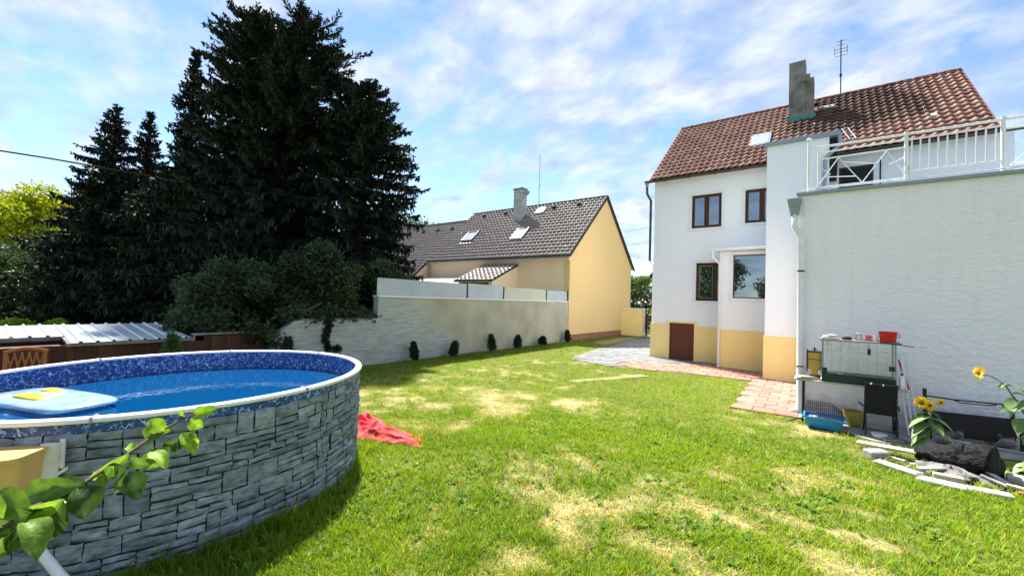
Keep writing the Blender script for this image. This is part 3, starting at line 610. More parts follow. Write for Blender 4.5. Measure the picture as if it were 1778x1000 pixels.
MB().box(X0+.1, X1-.1, 17.2, 24.9, 3.4, 3.5).box(X0+.1, X1-.1, 17.3, 24.9, .02, .1).box(X0+.1, X1-.1, 18.4, 18.5, .1, 7).build('floor_slab', 'dark', wh)
window(wh, -4.28, -3.22, 5.1, 6.38, YF, .5); window(wh, -2.45, -1.40, 5.15, 6.36, YF, .5); window(wh, -4.08, -3.02, 2.32, 3.76, YF, .62)
MB().box(X0-.06, -5.12, 16.955, 17.0, 0, 1.36).box(-4.02, -3.08, 16.955, 17.0, 0, 1.34).box(-5.12, -5.02, 16.95, 17.0, 0, 1.5).box(-4.1, -4.02, 16.95, 17.0, 0, 1.5).box(-5.02, -4.1, 16.95, 17.0, 1.43, 1.5).build('plinth', 'plinth', wh)
dr = thing_part('cellar_door', wh)
b = MB(); b.box(-5.02, -4.94, 16.965, 16.998, .02, 1.43).box(-4.18, -4.10, 16.965, 16.998, .02, 1.43).box(-4.94, -4.18, 16.965, 16.998, 1.35, 1.43).box(-4.94, -4.18, 16.965, 16.998, .02, .10).build('door_frame', 'doorwood', dr)
for i in range(6): MB().box(-4.94+i*.1267+.003, -4.94+(i+1)*.1267-.003, 16.978, 16.997, .1, 1.35).build('board', 'doorwood', dr)
MB().tube([(-4.23, 16.93, .78), (-4.23, 16.93, .9)], .008, 6).build('handle', 'blackmetal', dr)
# bay
bay = thing_part('bay', wh)
wall_open(-3.08, -1.53, 1.33, 4.05, 16.1, .12, [(-2.66, -1.60, 2.43, 3.92)]).build('bay_wall', 'white', bay, fix=False)
MB().box(-3.08, -3.0, 16.101, 17, 1.33, 4.05).build('bay_side', 'white', bay)
MB().box(-3.12, -1.53, 16.06, 17, 0, 1.33).build('bay_plinth', 'plinth', bay)
window(wh, -2.66, -1.60, 2.43, 3.92, 16.1, None, rec=.05, sill=False, fr=.035); MB().box(-2.78, -1.54, 16.05, 16.1, 2.33, 2.42).build('bay_sill', 'white2', bay)
MB().box(-3.22, -1.535, 15.9, 17, 4.06, 4.14).build('bay_roof', 'whitemetal', bay)
MB().tube([(-3.34, 15.88, 4.1), (-1.54, 15.88, 4.12)], .055, 10).build('bay_gutter', 'whitemetal', bay)
MB().tube([(-3.28, 15.88, 4.1), (-3.28, 15.88, 3.85), (-3.06, 16.0, 3.6), (-3.06, 16.02, .08), (-3.03, 15.9, .03)], .042, 10).build('downpipe', 'whitemetal', bay)
MB().box(-1.9, -1.7, 16.045, 16.06, .28, .45).build('vent_grille', 'plinth', bay)
# stair tower
tw = thing_part('tower', wh)
MB().box(-1.53, -.03, 14.55, 17, 1.3, 6.98).build('tower_wall', 'white', tw); MB().box(-1.56, -.5, 14.52, 17, 0, 1.3).build('tower_plinth', 'plinth', tw)
MB().box(-1.60, .22, 14.47, 17.0, 6.981, 7.10).build('tower_cap', 'zinc', tw)
MB().box(-.03, .16, 14.7, 16.99, 6.3, 6.98).build('soffit_shade_block', 'dark', tw)  # solid box, its black colour stands in for the shade under the cap
MB().tube([(.2, 14.5, 6.98), (.2, 14.5, 6.7), (-.12, 14.47, 6.35), (-.14, 14.47, 4.6)], .05, 10).build('downpipe', 'zinc', tw)
# roof
SL = (10.72-7.15)/(21-16.75); roof = thing_part('roof', wh); p_ = math.atan(SL); slen = math.hypot(21-16.75, 10.72-7.15)
MB().quad((-5.8, 16.75, 7.12), (3.6, 16.75, 7.12), (3.6, 21, 10.69), (-5.8, 21, 10.69)).build('roof_deck', 'ridgetile', roof, fix=False)
MB().quad((-5.8, 21, 10.69), (3.6, 21, 10.69), (3.6, 25.2, 7.1), (-5.8, 25.2, 7.1)).build('rear_slope', 'ridgetile', roof, fix=False)
def skipW(x, y): return (-2.55 < x < -1.75 and 17.95 < y < 18.9) or (-1.36 < x < -.46 and 19.6 < y < 20.5)
tile_roof(roof, -5.8, 3.6, 16.72, 7.135, SL, slen, .222, .335, tilemesh('roof_tile', .222, .335, .048, 'redtile', .026, .052), skipW, 300)
rm = MB(); 
for i in range(7): t = math.pi*i/6; rm.v += [(0, math.cos(t)*.13, math.sin(t)*.11), (.42, math.cos(t)*.115, math.sin(t)*.10)]
for i in range(6): rm.f.append((2*i, 2*i+1, 2*i+3, 2*i+2))
rme = bpy.data.meshes.new('ridge_tile'); rme.from_pydata(rm.v, [], rm.f); rme.materials.append(M['ridgetile'])
for i in range(24):
    o = bpy.data.objects.new('ridge_tile', rme); COL.objects.link(o); o.parent = roof; o.location = Vector((-5.8+i*.392, 21.0, 10.70))-wh.location
MB().beam((-5.84, 16.72, 7.10), (-5.84, 21, 10.69), .06, .12).build('verge_board', 'ridgetile', roof); MB().beam((3.64, 16.72, 7.10), (3.64, 21, 10.69), .05, .12).build('verge_board', 'ridgetile', roof)
def halfpipe(x0, x1, y, z, r):
    b = MB(); n = 8
    for x in (x0, x1):
        for k in range(n+1): t = math.pi+math.pi*k/n; b.v.append((x, y+r*math.cos(t), z+r*math.sin(t)))
    for k in range(n): b.f.append((k, k+1, n+2+k, n+1+k))
    b.f.append(tuple(range(n+1))); b.f.append(tuple(range(n+1, 2*n+2))); return b
halfpipe(-5.95, -1.55, 16.62, 7.08, .075).build('gutter', 'brownzinc', wh); halfpipe(.22, 4.2, 16.62, 7.08, .075).build('gutter', 'brownzinc', wh)
for x in (-5.2, -4.3, -3.4, -2.5): MB().box(x-.012, x+.012, 16.535, 16.71, 6.995, 7.115).build('gutter_bracket', 'blackmetal', wh)
MB().lathe((-5.93, 16.66, 6.86), [(.045, 0), (.06, .08), (.12, .24)], 12).build('rain_hopper', 'zinc', wh)
MB().tube([(-5.93, 16.66, 6.9), (-5.93, 16.7, 6.6), (-5.84, 16.9, 6.35), (-5.84, 16.9, 3.9)], .05, 10).build('downpipe', 'brownzinc', wh)
MB().tube([(-5.84, 16.9, 3.95), (-5.80, 17.3, 3.7), (-5.80, 17.3, .05)], .045, 10).build('downpipe', 'white2', wh)
sk = thing_part('skylight', roof)
def onroof(x, s, n): return Vector((x, 16.75+s*math.cos(p_)-n*math.sin(p_), 7.13+s*math.sin(p_)+n*math.cos(p_)))
def roofbox(x0, x1, s0, s1, n0, n1, P=onroof):
    b = MB(); b.v = [tuple(P(x, s, n)) for n in (n0, n1) for x, s in ((x0, s0), (x1, s0), (x1, s1), (x0, s1))]
    b.f = [(0, 3, 2, 1), (4, 5, 6, 7), (0, 1, 5, 4), (1, 2, 6, 5), (2, 3, 7, 6), (3, 0, 4, 7)]; return b
s0 = (18.0-16.75)/math.cos(p_); s1 = (18.87-16.75)/math.cos(p_)
roofbox(-2.52, -1.82, s0, s1, 0, .10).build('frame', 'zinc', sk); roofbox(-2.46, -1.88, s0+.06, s1-.06, .101, .112).build('pane', 'skyglass', sk)
roofbox(-.36, .1, 4.25, 4.5, .05, .1).build('roof_hatch', 'zinc', roof); roofbox(2.45, 2.62, 1.62, 1.76, .05, .09).build('patched_tile', 'white2', roof)
lad = MB()
for x in (.50, .66): lad.tube([onroof(x, .75, .1), onroof(x-.2, 1.75, .12)], .012, 6)
for k in range(5): lad.tube([onroof(.50-.2*k/5, .8+k*.2, .11), onroof(.66-.2*k/5, .8+k*.2, .11)], .008, 6)
lad.build('snow_grid', 'steel', roof)
ch = thing_part('chimney', wh)
MB().box(-1.34, -.80, 19.55, 20.25, 9.2, 11.86).build('tall_stack', 'concrete', ch); MB().box(-.80, -.53, 19.6, 20.2, 9.2, 11.12).box(-.799, -.66, 19.62, 20.15, 11.12, 11.3).build('short_stack', 'concrete', ch)
MB().box(-.93, -.75, 19.50, 19.552, 10.98, 11.03).build('ledge', 'concrete', ch)
MB().box(-1.40, -.47, 19.49, 19.55, 9.42, 9.66).build('flashing', 'greenflash', ch)
an = thing_part('antenna', wh); b = MB().tube([(.30, 21, 10.7), (.30, 21, 13.0)], .022, 6)
for z, l in ((12.95, .14), (12.8, .12), (12.62, .22), (12.5, .22), (12.35, .2)): b.tube([(.30-l, 21, z), (.30+l, 21, z)], .010, 5)
for x in (.1, .5): b.tube([(x, 21, 12.4), (x, 21, 12.75)], .008, 5)
b.box(.26, .34, 20.97, 21.03, 11.5, 11.6); b.build('mast', 'blackmetal', an)
# terrace door on the back wall
td = thing_part('terrace_door', wh)
MB().box(.22, .28, 17.05, 17.11, 4.66, 6.72).box(1.0, 1.06, 17.05, 17.11, 4.66, 6.72).box(.28, 1.0, 17.05, 17.11, 6.66, 6.72).build('door_frame', 'brownwood', td)
MB().box(.28, 1.0, 17.06, 17.10, 4.66, 6.66).build('pane', 'darkglass', td); MB().box(1.07, 1.2, 16.93, 16.998, 4.6, 6.8).build('shutter_box', 'white2', td)
MB().box(1.21, 1.24, 16.94, 16.998, 4.6, 6.8).build('door_edge', 'dark', td)
MB().tube([(1.75, 16.97, 6.6), (1.86, 16.97, 6.5), (1.85, 16.97, 6.2), (1.68, 16.97, 5.5)], .008, 5).build('wall_cable', 'blackmetal', wh)

# ================================================================== TERRACE BLOCK
tb = thing('terrace_building', 'white roughcast terrace block with flat top, nearest building on the right', 'building', (3, 12, 0))
MB().box(-.5, 9.0, 10.57, 17.0-.002, 0, 4.50).build('wall', 'stuccoS', tb)
MB().box(-.56, 9.05, 10.50, 16.99, 4.501, 4.56).build('roof_edge', 'zinc', tb)
MB().box(-.515, -.415, 10.555, 10.62, .02, 4.48).build('corner_strip', 'white2', tb)
hp = thing_part('downpipe', tb)
b = MB(); b.v = [(-.72, 10.36, 4.42), (-.46, 10.36, 4.42), (-.46, 10.56, 4.42), (-.72, 10.56, 4.42), (-.66, 10.42, 4.08), (-.52, 10.42, 4.08), (-.52, 10.54, 4.08), (-.66, 10.54, 4.08)]
b.f = [(0, 1, 5, 4), (1, 2, 6, 5), (2, 3, 7, 6), (3, 0, 4, 7), (4, 5, 6, 7)]; b.build('hopper', 'zinc', hp)
MB().tube([(-.59, 10.47, 4.1), (-.59, 10.47, 3.85), (-.47, 10.48, 3.6), (-.47, 10.48, .2), (-.5, 10.42, .06), (-.62, 10.36, .03)], .058, 12).build('pipe', 'whitemetal', hp, smooth=True)
MB().tube([(-.47, 10.48, 2.9), (-.47, 10.48, 2.93)], .066, 12).tube([(-.47, 10.48, .95), (-.47, 10.48, .97)], .066, 12).build('pipe_clip', 'blackmetal', hp)
rl = thing('terrace_railing', 'white metal railing with crossed bars along the terrace edge', 'railing', (1.5, 10.62, 4.56))
yr = 10.62
for x, zt, r_ in ((-.36, 5.66, .03), (-.2, 5.40, .018), (1.13, 5.52, .03), (2.34, 5.52, .03), (3.7, 5.52, .03), (5.0, 5.52, .03)): MB().tube([(x, yr, 4.561), (x, yr, zt)], r_, 10).build('post', 'whitemetal', rl)
MB().lathe((-.36, yr, 5.66), [(.05, 0), (.055, .02), (.02, .05)], 10).build('post_cap', 'whitemetal', rl)
MB().tube([(-.34, yr, 5.49), (5.0, yr, 5.45)], .022, 8).build('handrail', 'whitemetal', rl)
for z in (5.37, 5.23): MB().tube([(-.2, yr, z), (1.13, yr, z)], .014, 8).build('rail', 'whitemetal', rl)
MB().tube([(-.36, yr, 4.65), (1.13, yr, 4.65)], .014, 8).build('rail', 'whitemetal', rl)
for a, c in (((.13, 5.22), (.50, 4.66)), ((.50, 4.66), (.86, 5.22)), ((.13, 5.22), (-.2, 4.7)), ((.86, 5.22), (1.12, 4.72)), ((.2, 5.12), (.72, 5.0)), ((-.1, 4.86), (.4, 4.8)), ((-.2, 5.1), (.0, 4.9)), ((1.12, 5.05), (.9, 4.95))):
    MB().tube([(a[0], yr+.02, a[1]), (c[0], yr+.02, c[1])], .010, 6).build('cross_bar', 'whitemetal', rl)
for x0, x1 in ((1.16, 2.31), (3.72, 4.98)):
    for z in (5.36, 4.77): MB().tube([(x0, yr, z), (x1, yr, z)], .014, 8).build('rail', 'whitemetal', rl)
    for i in range(10): x = x0+.05+i*(x1-x0-.1)/9; MB().tube([(x, yr, 4.77), (x, yr, 5.36)], .012, 6).build('baluster', 'whitemetal', rl)
MB().tube([(2.37, yr, 5.30), (3.67, yr, 5.3)], .014, 8).tube([(2.37, yr, 4.65), (3.67, yr, 4.65)], .014, 8).build('rail', 'whitemetal', rl)
for a, c in (((2.42, 4.67), (2.95, 5.28)), ((2.95, 5.28), (3.6, 4.67))): MB().tube([(a[0], yr+.02, a[1]), (c[0], yr+.02, c[1])], .010, 6).build('cross_bar', 'whitemetal', rl)
MB().tube([(-.5, 10.53, 4.60), (5.0, 10.53, 4.60)], .012, 6).build('bottom_rail', 'whitemetal', rl)

# ================================================================== YELLOW HOUSE
yh = thing('yellow_house', 'yellow gabled neighbour house with dark brown tiled roof beyond the wall', 'house', (-16, 22, 0))
GX = -11.2; YE0, YE1 = 19.85, 28.6; ZEY = 4.6; RY, RZ = 24.24, 8.78; SY = (8.78-4.62)/(24.24-19.65); py_ = math.atan(SY)
b = MB(); b.prism([(YE0, .33), (YE1, .33), (YE1, 4.62), (RY, 8.66), (YE0, 4.68)], 'x', GX-.35, GX); b.build('gable_wall', 'yellow_wall', yh)
MB().box(GX-.35, GX-.03, YE0+.03, YE1-.01, 0, .33).build('plinth', 'brown_plinth', yh)
MB().box(-31, GX-.36, YE0, YE0+.3, 0, 4.66).build('garden_wall', 'beige_wall', yh); MB().box(-31, GX-.36, YE1-.3, YE1, 0, 4.6).box(-31, -30.7, YE0+.31, YE1-.31, 0, 6).build('rear_wall', 'beige_wall', yh)
MB().box(-22.5, GX+.01, YE0-.09, YE0-.001, 4.36, 4.6).build('cornice', 'beige_wall', yh)
yro = thing_part('roof', yh)
def onY(x, s, n): return Vector((x, 19.65+s*math.cos(py_)-n*math.sin(py_), 4.62+s*math.sin(py_)+n*math.cos(py_)))
slY = math.hypot(4.59, 4.16)
roofbox(-22.5, GX+.08, 0, slY, -.10, -.005, onY).build('roof_deck', 'blackmetal', yro); roofbox(-31, -22.5, -1.95, slY-1.0, -.10, -.005, onY).build('wing_deck', 'blackmetal', yro)
b = MB().quad((-22.5, RY, RZ), (GX+.08, RY, RZ), (GX+.08, 28.95, 4.5), (-22.5, 28.95, 4.5)).quad((-31, 23.5, 8.05), (-22.5, 23.5, 8.05), (-22.5, 29, 4.0), (-31, 29, 4.0)); b.build('rear_slope', 'browntile', yro, fix=False)
tmY = tilemesh('roof_tile', .30, .34, .045, 'browntile', .025, .05)
tile_roof(yro, -22.5, GX+.08, 19.65, 4.62, SY, slY, .30, .34, tmY, lambda x, y: (-16.35 < x < -15.35 and 21.1 < y < 22.0) or (-20.9 < x < -19.7 and 21.3 < y < 22.1))
tile_roof(yro, -31, -22.5, 19.65-1.95*math.cos(py_), 4.62-1.95*math.sin(py_), SY, slY-1.0+1.95, .30, .34, tmY)
for x0, n, y, z in ((-22.5, 29, RY, RZ+.02), (-31, 22, 24.24-1.0*math.cos(py_), 8.78-1.0*math.sin(py_)+.03)):
    for i in range(n):
        o = bpy.data.objects.new('ridge_tile', rme); COL.objects.link(o); o.parent = yro; o.location = Vector((x0+i*.392, y, z-.03))-yh.location; o.material_slots[0].link = 'OBJECT'; o.material_slots[0].material = M['dark']
MB().beam(onY(GX+.10, -.05, 0), onY(GX+.10, slY, 0), .05, .16).build('verge_board', 'dark', yro); MB().beam((GX+.10, RY, RZ), (GX+.10, 29.0, 4.46), .05, .14).build('verge_board', 'dark', yro)
halfpipe(-22.6, GX+.1, 19.56, 4.56, .075).build('gutter', 'zinc', yh)
MB().tube([(-22.3, 19.56, 4.5), (-22.3, 19.7, 4.3), (-22.3, 19.75, 3.4), (-22.6, 18.6, 3.1)], .045, 8).build('downpipe', 'zinc', yh)
for a, c, e, f in ((-20.85, -19.85, 2.25, 3.3), (-16.3, -15.4, 1.95, 3.15)):
    s_ = thing_part('skylight', yro); roofbox(a, c, e, f, 0, .14, onY).build('frame', 'zinc', s_); roofbox(a+.08, c-.08, e+.08, f-.22, .141, .155, onY).build('pane', 'skyglass', s_); roofbox(a+.08, c-.08, f-.2, f-.04, .141, .16, onY).build('blind', 'dark', s_)
s_ = thing_part('roof_hatch', yro); roofbox(-15.95, -15.3, 4.95, 5.6, 0, .15, onY).build('lid', 'skyglass', s_)
for x, s in ((-28.3, 4.15), (-26.5, 4.1), (-24.8, 4.1), (-23.2, 4.1), (-20.85, 5.55), (-18.8, 5.55), (-14.7, 5.5), (-12.8, 5.5)): roofbox(x-.11, x+.11, s-.1, s+.12, .0, .2, onY).build('vent_tile', 'dark', yro)
yc = thing_part('chimney', yh); M['whitebrick'] = islandmat('painted_brick', [(.46, .48, .46), (.54, .55, .53), (.40, .42, .41)], .9, .3, 50, .2, 8)
MB().box(-17.50, -16.78, 22.92, 23.42, 7.0, 9.75).build('stack_core', 'concrete', yc)
bb = MB(); 
for r_ in range(27):
    z = 7.55+r_*.08
    for c_ in range(3):
        o_ = (.12 if r_ % 2 else 0); x = -17.52+c_*.25+o_*.0; bb.box(x+(.06 if r_ % 2 else 0)+.004, min(x+.24+(.06 if r_ % 2 else 0), -16.765), 22.895, 22.92, z+.006, z+.076)
    for c_ in range(2): bb.box(-16.78, -16.755, 22.93+c_*.25, 22.93+c_*.25+.235, z+.006, z+.076)
o = bb.build('brick_courses', 'whitebrick', yc); tag(o, kind='stuff')
MB().box(-17.56, -16.72, 22.86, 23.48, 9.751, 9.83).build('chimney_cap', 'concrete', yc)
b = MB().tube([(-16.9, 23.1, 9.6), (-16.6, 23.0, 9.75), (-16.45, 23.0, 9.5)], .02, 6); b.lathe((-16.45, 23.0, 9.25), [(.02, 0), (.14, .1), (.2, .28)], 10, False, False); b.build('dish', 'zinc', yc)
an = thing_part('antenna', yh); b = MB().tube([(-16.3, 24.24, 8.75), (-16.3, 24.24, 12.4)], .02, 6).tube([(-16.5, 24.24, 10.2), (-16.1, 24.24, 10.2)], .015, 5).tube([(-16.45, 24.24, 10.0), (-16.1, 24.24, 10.35)], .012, 5); b.build('mast', 'zinc', an)
# lean-to porch and canopy
po = thing_part('porch', yh)
b = MB(); b.prism([(17.5, 2.0), (19.84, 2.0), (19.84, 4.18), (17.5, 3.1)], 'x', -14.86, -14.7); b.build('porch_side', 'beige_wall', po); MB().box(-17.3, -14.87, 17.55, 17.62, 2.0, 3.05).build('porch_front', 'brown_plinth', po)
roofp = math.atan((4.22-3.12)/(19.84-17.35)); 
def onP(x, s, n): return Vector((x, 17.35+s*math.cos(roofp)-n*math.sin(roofp), 3.14+s*math.sin(roofp)+n*math.cos(roofp)))
roofbox(-17.5, -14.66, 0, 2.7, -.08, -.004, onP).build('porch_deck', 'blackmetal', po)
tile_roof(po, -17.5, -14.66, 17.35, 3.14, math.tan(roofp), 2.7, .30, .34, tmY)
MB().tube([(-14.72, 17.3, 3.05), (-14.72, 17.3, 2.0)], .04, 8).build('downpipe', 'zinc', po)
halfpipe(-17.5, -14.6, 17.28, 3.1, .06).build('gutter', 'zinc', po)
M['canopy'] = pm('translucent_canopy', (.62, .62, .58), (.55, .54, .5), .8, .3)
cn = thing_part('canopy', yh)
for i in range(5): b = MB(); x0 = -22.0+i*.9; b.v = [(x0, 17.6, 2.95), (x0+.88, 17.6, 2.95), (x0+.88, 19.84, 3.55), (x0, 19.84, 3.55), (x0, 17.6, 2.98), (x0+.88, 17.6, 2.98), (x0+.88, 19.84, 3.58), (x0, 19.84, 3.58)]; b.f = [(0, 3, 2, 1), (4, 5, 6, 7), (0, 1, 5, 4), (1, 2, 6, 5), (2, 3, 7, 6), (3, 0, 4, 7)]; b.build('canopy_sheet', 'canopy', cn)
b = MB(); b.prism([(18.25, 0), (19.84, 0), (19.84, 4.6), (18.25, 3.2)], 'x', -22.75, -22.6); b.build('wing_gable', 'beige_wall', yh); MB().box(-22.58, -22.5, 18.1, 19.2, 2.0, 3.3).build('wing_boarding', 'brown_plinth', yh)

# ================================================================== GARDEN WALL, PANELS
gw = thing('garden_wall', 'long grey cement garden wall with stepped lower end beside the pool', 'wall', (GX-.1, 12, 0))
b = MB(); b.prism([(4.78, 0), (19.8, 0), (19.8, 2.10), (7.86, 2.10), (7.86, 1.42), (5.35, 1.42), (4.95, 1.10), (4.78, 1.08)], 'x', GX-.24, GX); b.build('wall_body', 'oldwall', gw)
MB().box(GX-.27, GX+.04, 7.84, 19.79, 2.101, 2.145).build('coping', 'white2', gw); MB().box(GX-.26, GX+.03, 5.4, 7.83, 1.421, 1.46).build('low_coping', 'concrete', gw)
pn = thing('wall_screen', 'row of pale sheet panels standing on top of the grey garden wall', 'screen', (GX-.1, 12, 2.146))
for y0, y1, mt, zt in ((7.86, 11.93, 'silver', 2.70), (11.97, 14.22, 'silver', 2.72), (14.26, 17.66, 'cream_panel', 2.68), (17.70, 19.78, 'silver', 2.66)):
    b = MB(); n = 8
    for i in range(n+1):
        y = y0+(y1-y0)*i/n; q = GX-.08+rnd.uniform(-.012, .012)
        b.v += [(GX-.08, y, 2.147), (q, y, zt)]
    for i in range(n): b.f.append((2*i, 2*i+2, 2*i+3, 2*i+1))
    k = len(b.v); b.v += [(v[0]-.02, v[1], v[2]) for v in b.v]; b.f += [tuple(j+k for j in f[::-1]) for f in b.f]
    for i in range(n): b.f.append((2*i+1, 2*i+3, k+2*i+3, k+2*i+1))
    b.build('panel', mt, pn)
for y in (11.95, 14.24, 17.68, 19.79): MB().box(GX-.14, GX-.05, y-.02, y+.02, 2.147, 2.69).build('panel_post', 'blackmetal', pn)

# ================================================================== GATE AREA
gpil = thing('gate_pillar', 'yellow rendered gate pillar wall at the corner of the yellow house', 'pillar', (-10.2, 27.2, 0))
MB().box(-11.19, -9.75, 27.0, 27.4, 0, 1.76).build('pillar_body', 'plinth', gpil); MB().box(-11.19, -9.70, 26.96, 27.44, 1.761, 1.83).build('pillar_cap', 'white2', gpil)
MB().box(-9.749, -9.70, 27.0, 27.4, 0, 1.76).build('pillar_edge', 'cream', gpil)
gt = thing('metal_gate', 'dark metal bar gate between yellow pillar and white house', 'gate', (-8, 27.5, 0))
MB().beam((-9.68, 27.5, 1.12), (-6.2, 27.5, 1.12), .04, .05).beam((-9.68, 27.5, .15), (-6.2, 27.5, .15), .04, .05).build('rail', 'blackmetal', gt)
MB().box(-9.68, -9.58, 27.44, 27.56, 0, 1.5).build('gate_post', 'blackmetal', gt)
for i in range(26): x = -9.5+i*.13; MB().box(x-.012, x+.012, 27.485, 27.515, .12, 1.2).build('bar', 'blackmetal', gt)
fh = thing('far_house', 'corner of a distant orange house with dark roof, seen in the gap', 'house', (-12, 46, 0))
b = MB(); b.prism([(-15.3, 0), (-9, 0), (-9, 7.0), (-12.2, 8.6), (-15.3, 4.9)], 'y', 45, 52); b.build('wall', 'yellow_wall', fh)
MB().beam((-15.9, 44.9, 4.5), (-12.2, 44.9, 8.8), .3, .18, (0, 1, 0)).build('roof_edge', 'blackmetal', fh)
b = MB(); b.quad((-15.95, 44.6, 4.55), (-12.2, 44.6, 8.95), (-12.2, 52.5, 8.95), (-15.95, 52.5, 4.55)); b.quad((-12.2, 44.6, 8.95), (-8.5, 44.6, 4.6), (-8.5, 52.5, 4.6), (-12.2, 52.5, 8.95)); b.build('roof', 'browntile', fh, fix=False)

# ================================================================== FOLIAGE BUILDERS
def leaf_mesh(name, P, size, cols, seed, parent, mat='leaf', up=.25, elong=1.5, loc=(0, 0, 0)):
    q = np.random.RandomState(seed); n = len(P)
    d = q.randn(n, 3); d[:, 2] -= up; d /= np.linalg.norm(d, axis=1)[:, None]
    e = q.randn(n, 3); s = np.cross(d, e); s /= np.linalg.norm(s, axis=1)[:, None]
    l = size*(.6+.8*q.rand(n))[:, None]; w = l/elong/2
    V = np.stack([P, P+d*l*.5+s*w, P+d*l, P+d*l*.5-s*w], 1)-np.array(loc)
    F = np.arange(n)[:, None]*4+np.arange(4)[None]
    return np_mesh(name, V.reshape(-1, 3), F, mat, parent, np.repeat(cols, 4, 0), quads=True)
def clump_points(n, ells, seed, shell=.55):
    """ells: (cx,cy,cz,rx,ry,rz) ; points mostly near the outer shell of each clump"""
    q = np.random.RandomState(seed); E = np.array(ells); w = (E[:, 3]*E[:, 4]+E[:, 4]*E[:, 5]+E[:, 3]*E[:, 5]); k = q.choice(len(E), n, p=w/w.sum())
    d = q.randn(n, 3); d /= np.linalg.norm(d, axis=1)[:, None]; r = (shell+(1.06-shell)*q.rand(n)**.8)
    r *= 1+.18*np.sin(d[:, 0]*7+E[k, 0]*3)*np.cos(d[:, 2]*6+E[k, 1]*5)
    return E[k, :3]+d*r[:, None]*E[k, 3:], k
def sub_clumps(c, r, n, sr, seed, flat=1.0):
    q = np.random.RandomState(seed); out = []
    for i in range(n):
        d = q.randn(3); d /= np.linalg.norm(d); d[2] = d[2]*flat; rr = q.uniform(.45, 1.0)
        s_ = sr*q.uniform(.6, 1.3); out.append((c[0]+d[0]*r[0]*rr, c[1]+d[1]*r[1]*rr, c[2]+d[2]*r[2]*rr, s_, s_, s_*.8))
    return out
def spruce(name, label, base, h, prof, seed, dens=1.0, col=(.009, .017, .010), tipcol=(.018, .032, .014), zlo=.08, bare=None, droop=.35, group='dark spruces behind the garden wall', tw=1.0):
    q = np.random.RandomState(seed); t = thing(name, label, 'tree', base, group)
    lean = q.uniform(-.25, .25, 2); pts = []; rad = []
    for i in range(9):
        f = i/8; pts.append((base[0]+lean[0]*f*f, base[1]+lean[1]*f*f, base[2]+h*f)); rad.append(.02*h*(1-f)**.9+.012)
    tb_ = MB().tube(pts, rad, 9); tb_.build('trunk', 'bark', t, smooth=True)
    pz = np.array([p[0] for p in prof]); pr_ = np.array([p[1] for p in prof])
    V = []; Cc = []; BR = MB(); z = zlo*h
    while z < h*.995:
        f = z/h; Lm = np.interp(f, pz, pr_); nb = int(q.randint(7, 12))
        for k in range(nb):
            a = q.rand()*2*np.pi; Lb = Lm*q.uniform(.62, 1.08)*(1.0 if q.rand() > .12 else 1.22)
            if bare is not None and bare(f, a, q): Lb *= q.uniform(.35, .55)
            if Lb < .08: Lb = .1
            el = .42*f*f+.10-.35*(1-f)*q.rand(); c0 = np.array([base[0]+lean[0]*f*f, base[1]+lean[1]*f*f, base[2]+z+q.uniform(-.1, .1)])
            hd = np.array([np.cos(a), np.sin(a), 0]); sd = np.array([-np.sin(a), np.cos(a), 0])
            nt_ = max(5, int(Lb/.058*dens)); tt = np.sort(q.rand(nt_))**.8
            pc = c0+hd*(Lb*tt)[:, None]; pc[:, 2] += Lb*(el*tt-(droop+.1)*tt**2+.30*tt**4)
            pc += sd*(np.sin(tt*5+q.rand()*6)*.05*Lb)[:, None]
            if Lb > .9 and q.rand() < .6: BR.tube([tuple(c0), tuple(pc[nt_//2]), tuple(pc[-1])], [.02+.008*Lb, .016, .006], 4, False)
            for side in (-1, 1):
                sl_ = (.10+.22*np.sin(np.pi*np.clip(tt*.85+.12, 0, 1)))*q.uniform(.6, 1.4, nt_)*min(1.15, .45+.3*Lb)*tw
                dv = hd*q.uniform(.25, .85, nt_)[:, None]+sd*(side*q.uniform(.25, .9, nt_))[:, None]; dv[:, 2] += q.uniform(-.75, .15, nt_)*(1-f*.8)+.35*f
                dv /= np.linalg.norm(dv, axis=1)[:, None]; tip = pc+dv*sl_[:, None]
                wv = np.cross(dv, q.randn(nt_, 3)); wv /= np.linalg.norm(wv, axis=1)[:, None]; wv *= (.020+.014*q.rand(nt_))[:, None]*tw
                V.append(np.stack([pc, pc+dv*(sl_*.45)[:, None]+wv, tip, pc+dv*(sl_*.45)[:, None]-wv], 1))
                wv2 = np.cross(dv, wv); V.append(np.stack([pc, pc+dv*(sl_*.5)[:, None]+wv2, tip+q.randn(nt_, 3)*.02, pc+dv*(sl_*.5)[:, None]-wv2], 1))
                kk = np.clip((tt*.6+.5*q.rand(nt_)), 0, 1)[:, None]; c = np.array(col)*(1-kk)+np.array(tipcol)*kk; Cc += [c, c]
            # hanging sprays
            nh = nt_; ix = q.randint(0, nt_, nh); hl = q.uniform(.18, .55, nh)*(1-f*.7)*tw; p0 = pc[ix]; dn = np.stack([q.randn(nh)*.25, q.randn(nh)*.25, -np.ones(nh)], 1); wv = np.cross(dn, q.randn(nh, 3)); wv /= np.linalg.norm(wv, axis=1)[:, None]; wv *= .04*tw
            V.append(np.stack([p0, p0+dn*(hl*.5)[:, None]+wv, p0+dn*hl[:, None], p0+dn*(hl*.5)[:, None]-wv], 1)); Cc.append(np.tile(np.array(col), (nh, 1)))
        z += q.uniform(.165, .245)*(1.0 if h > 8 else .7)
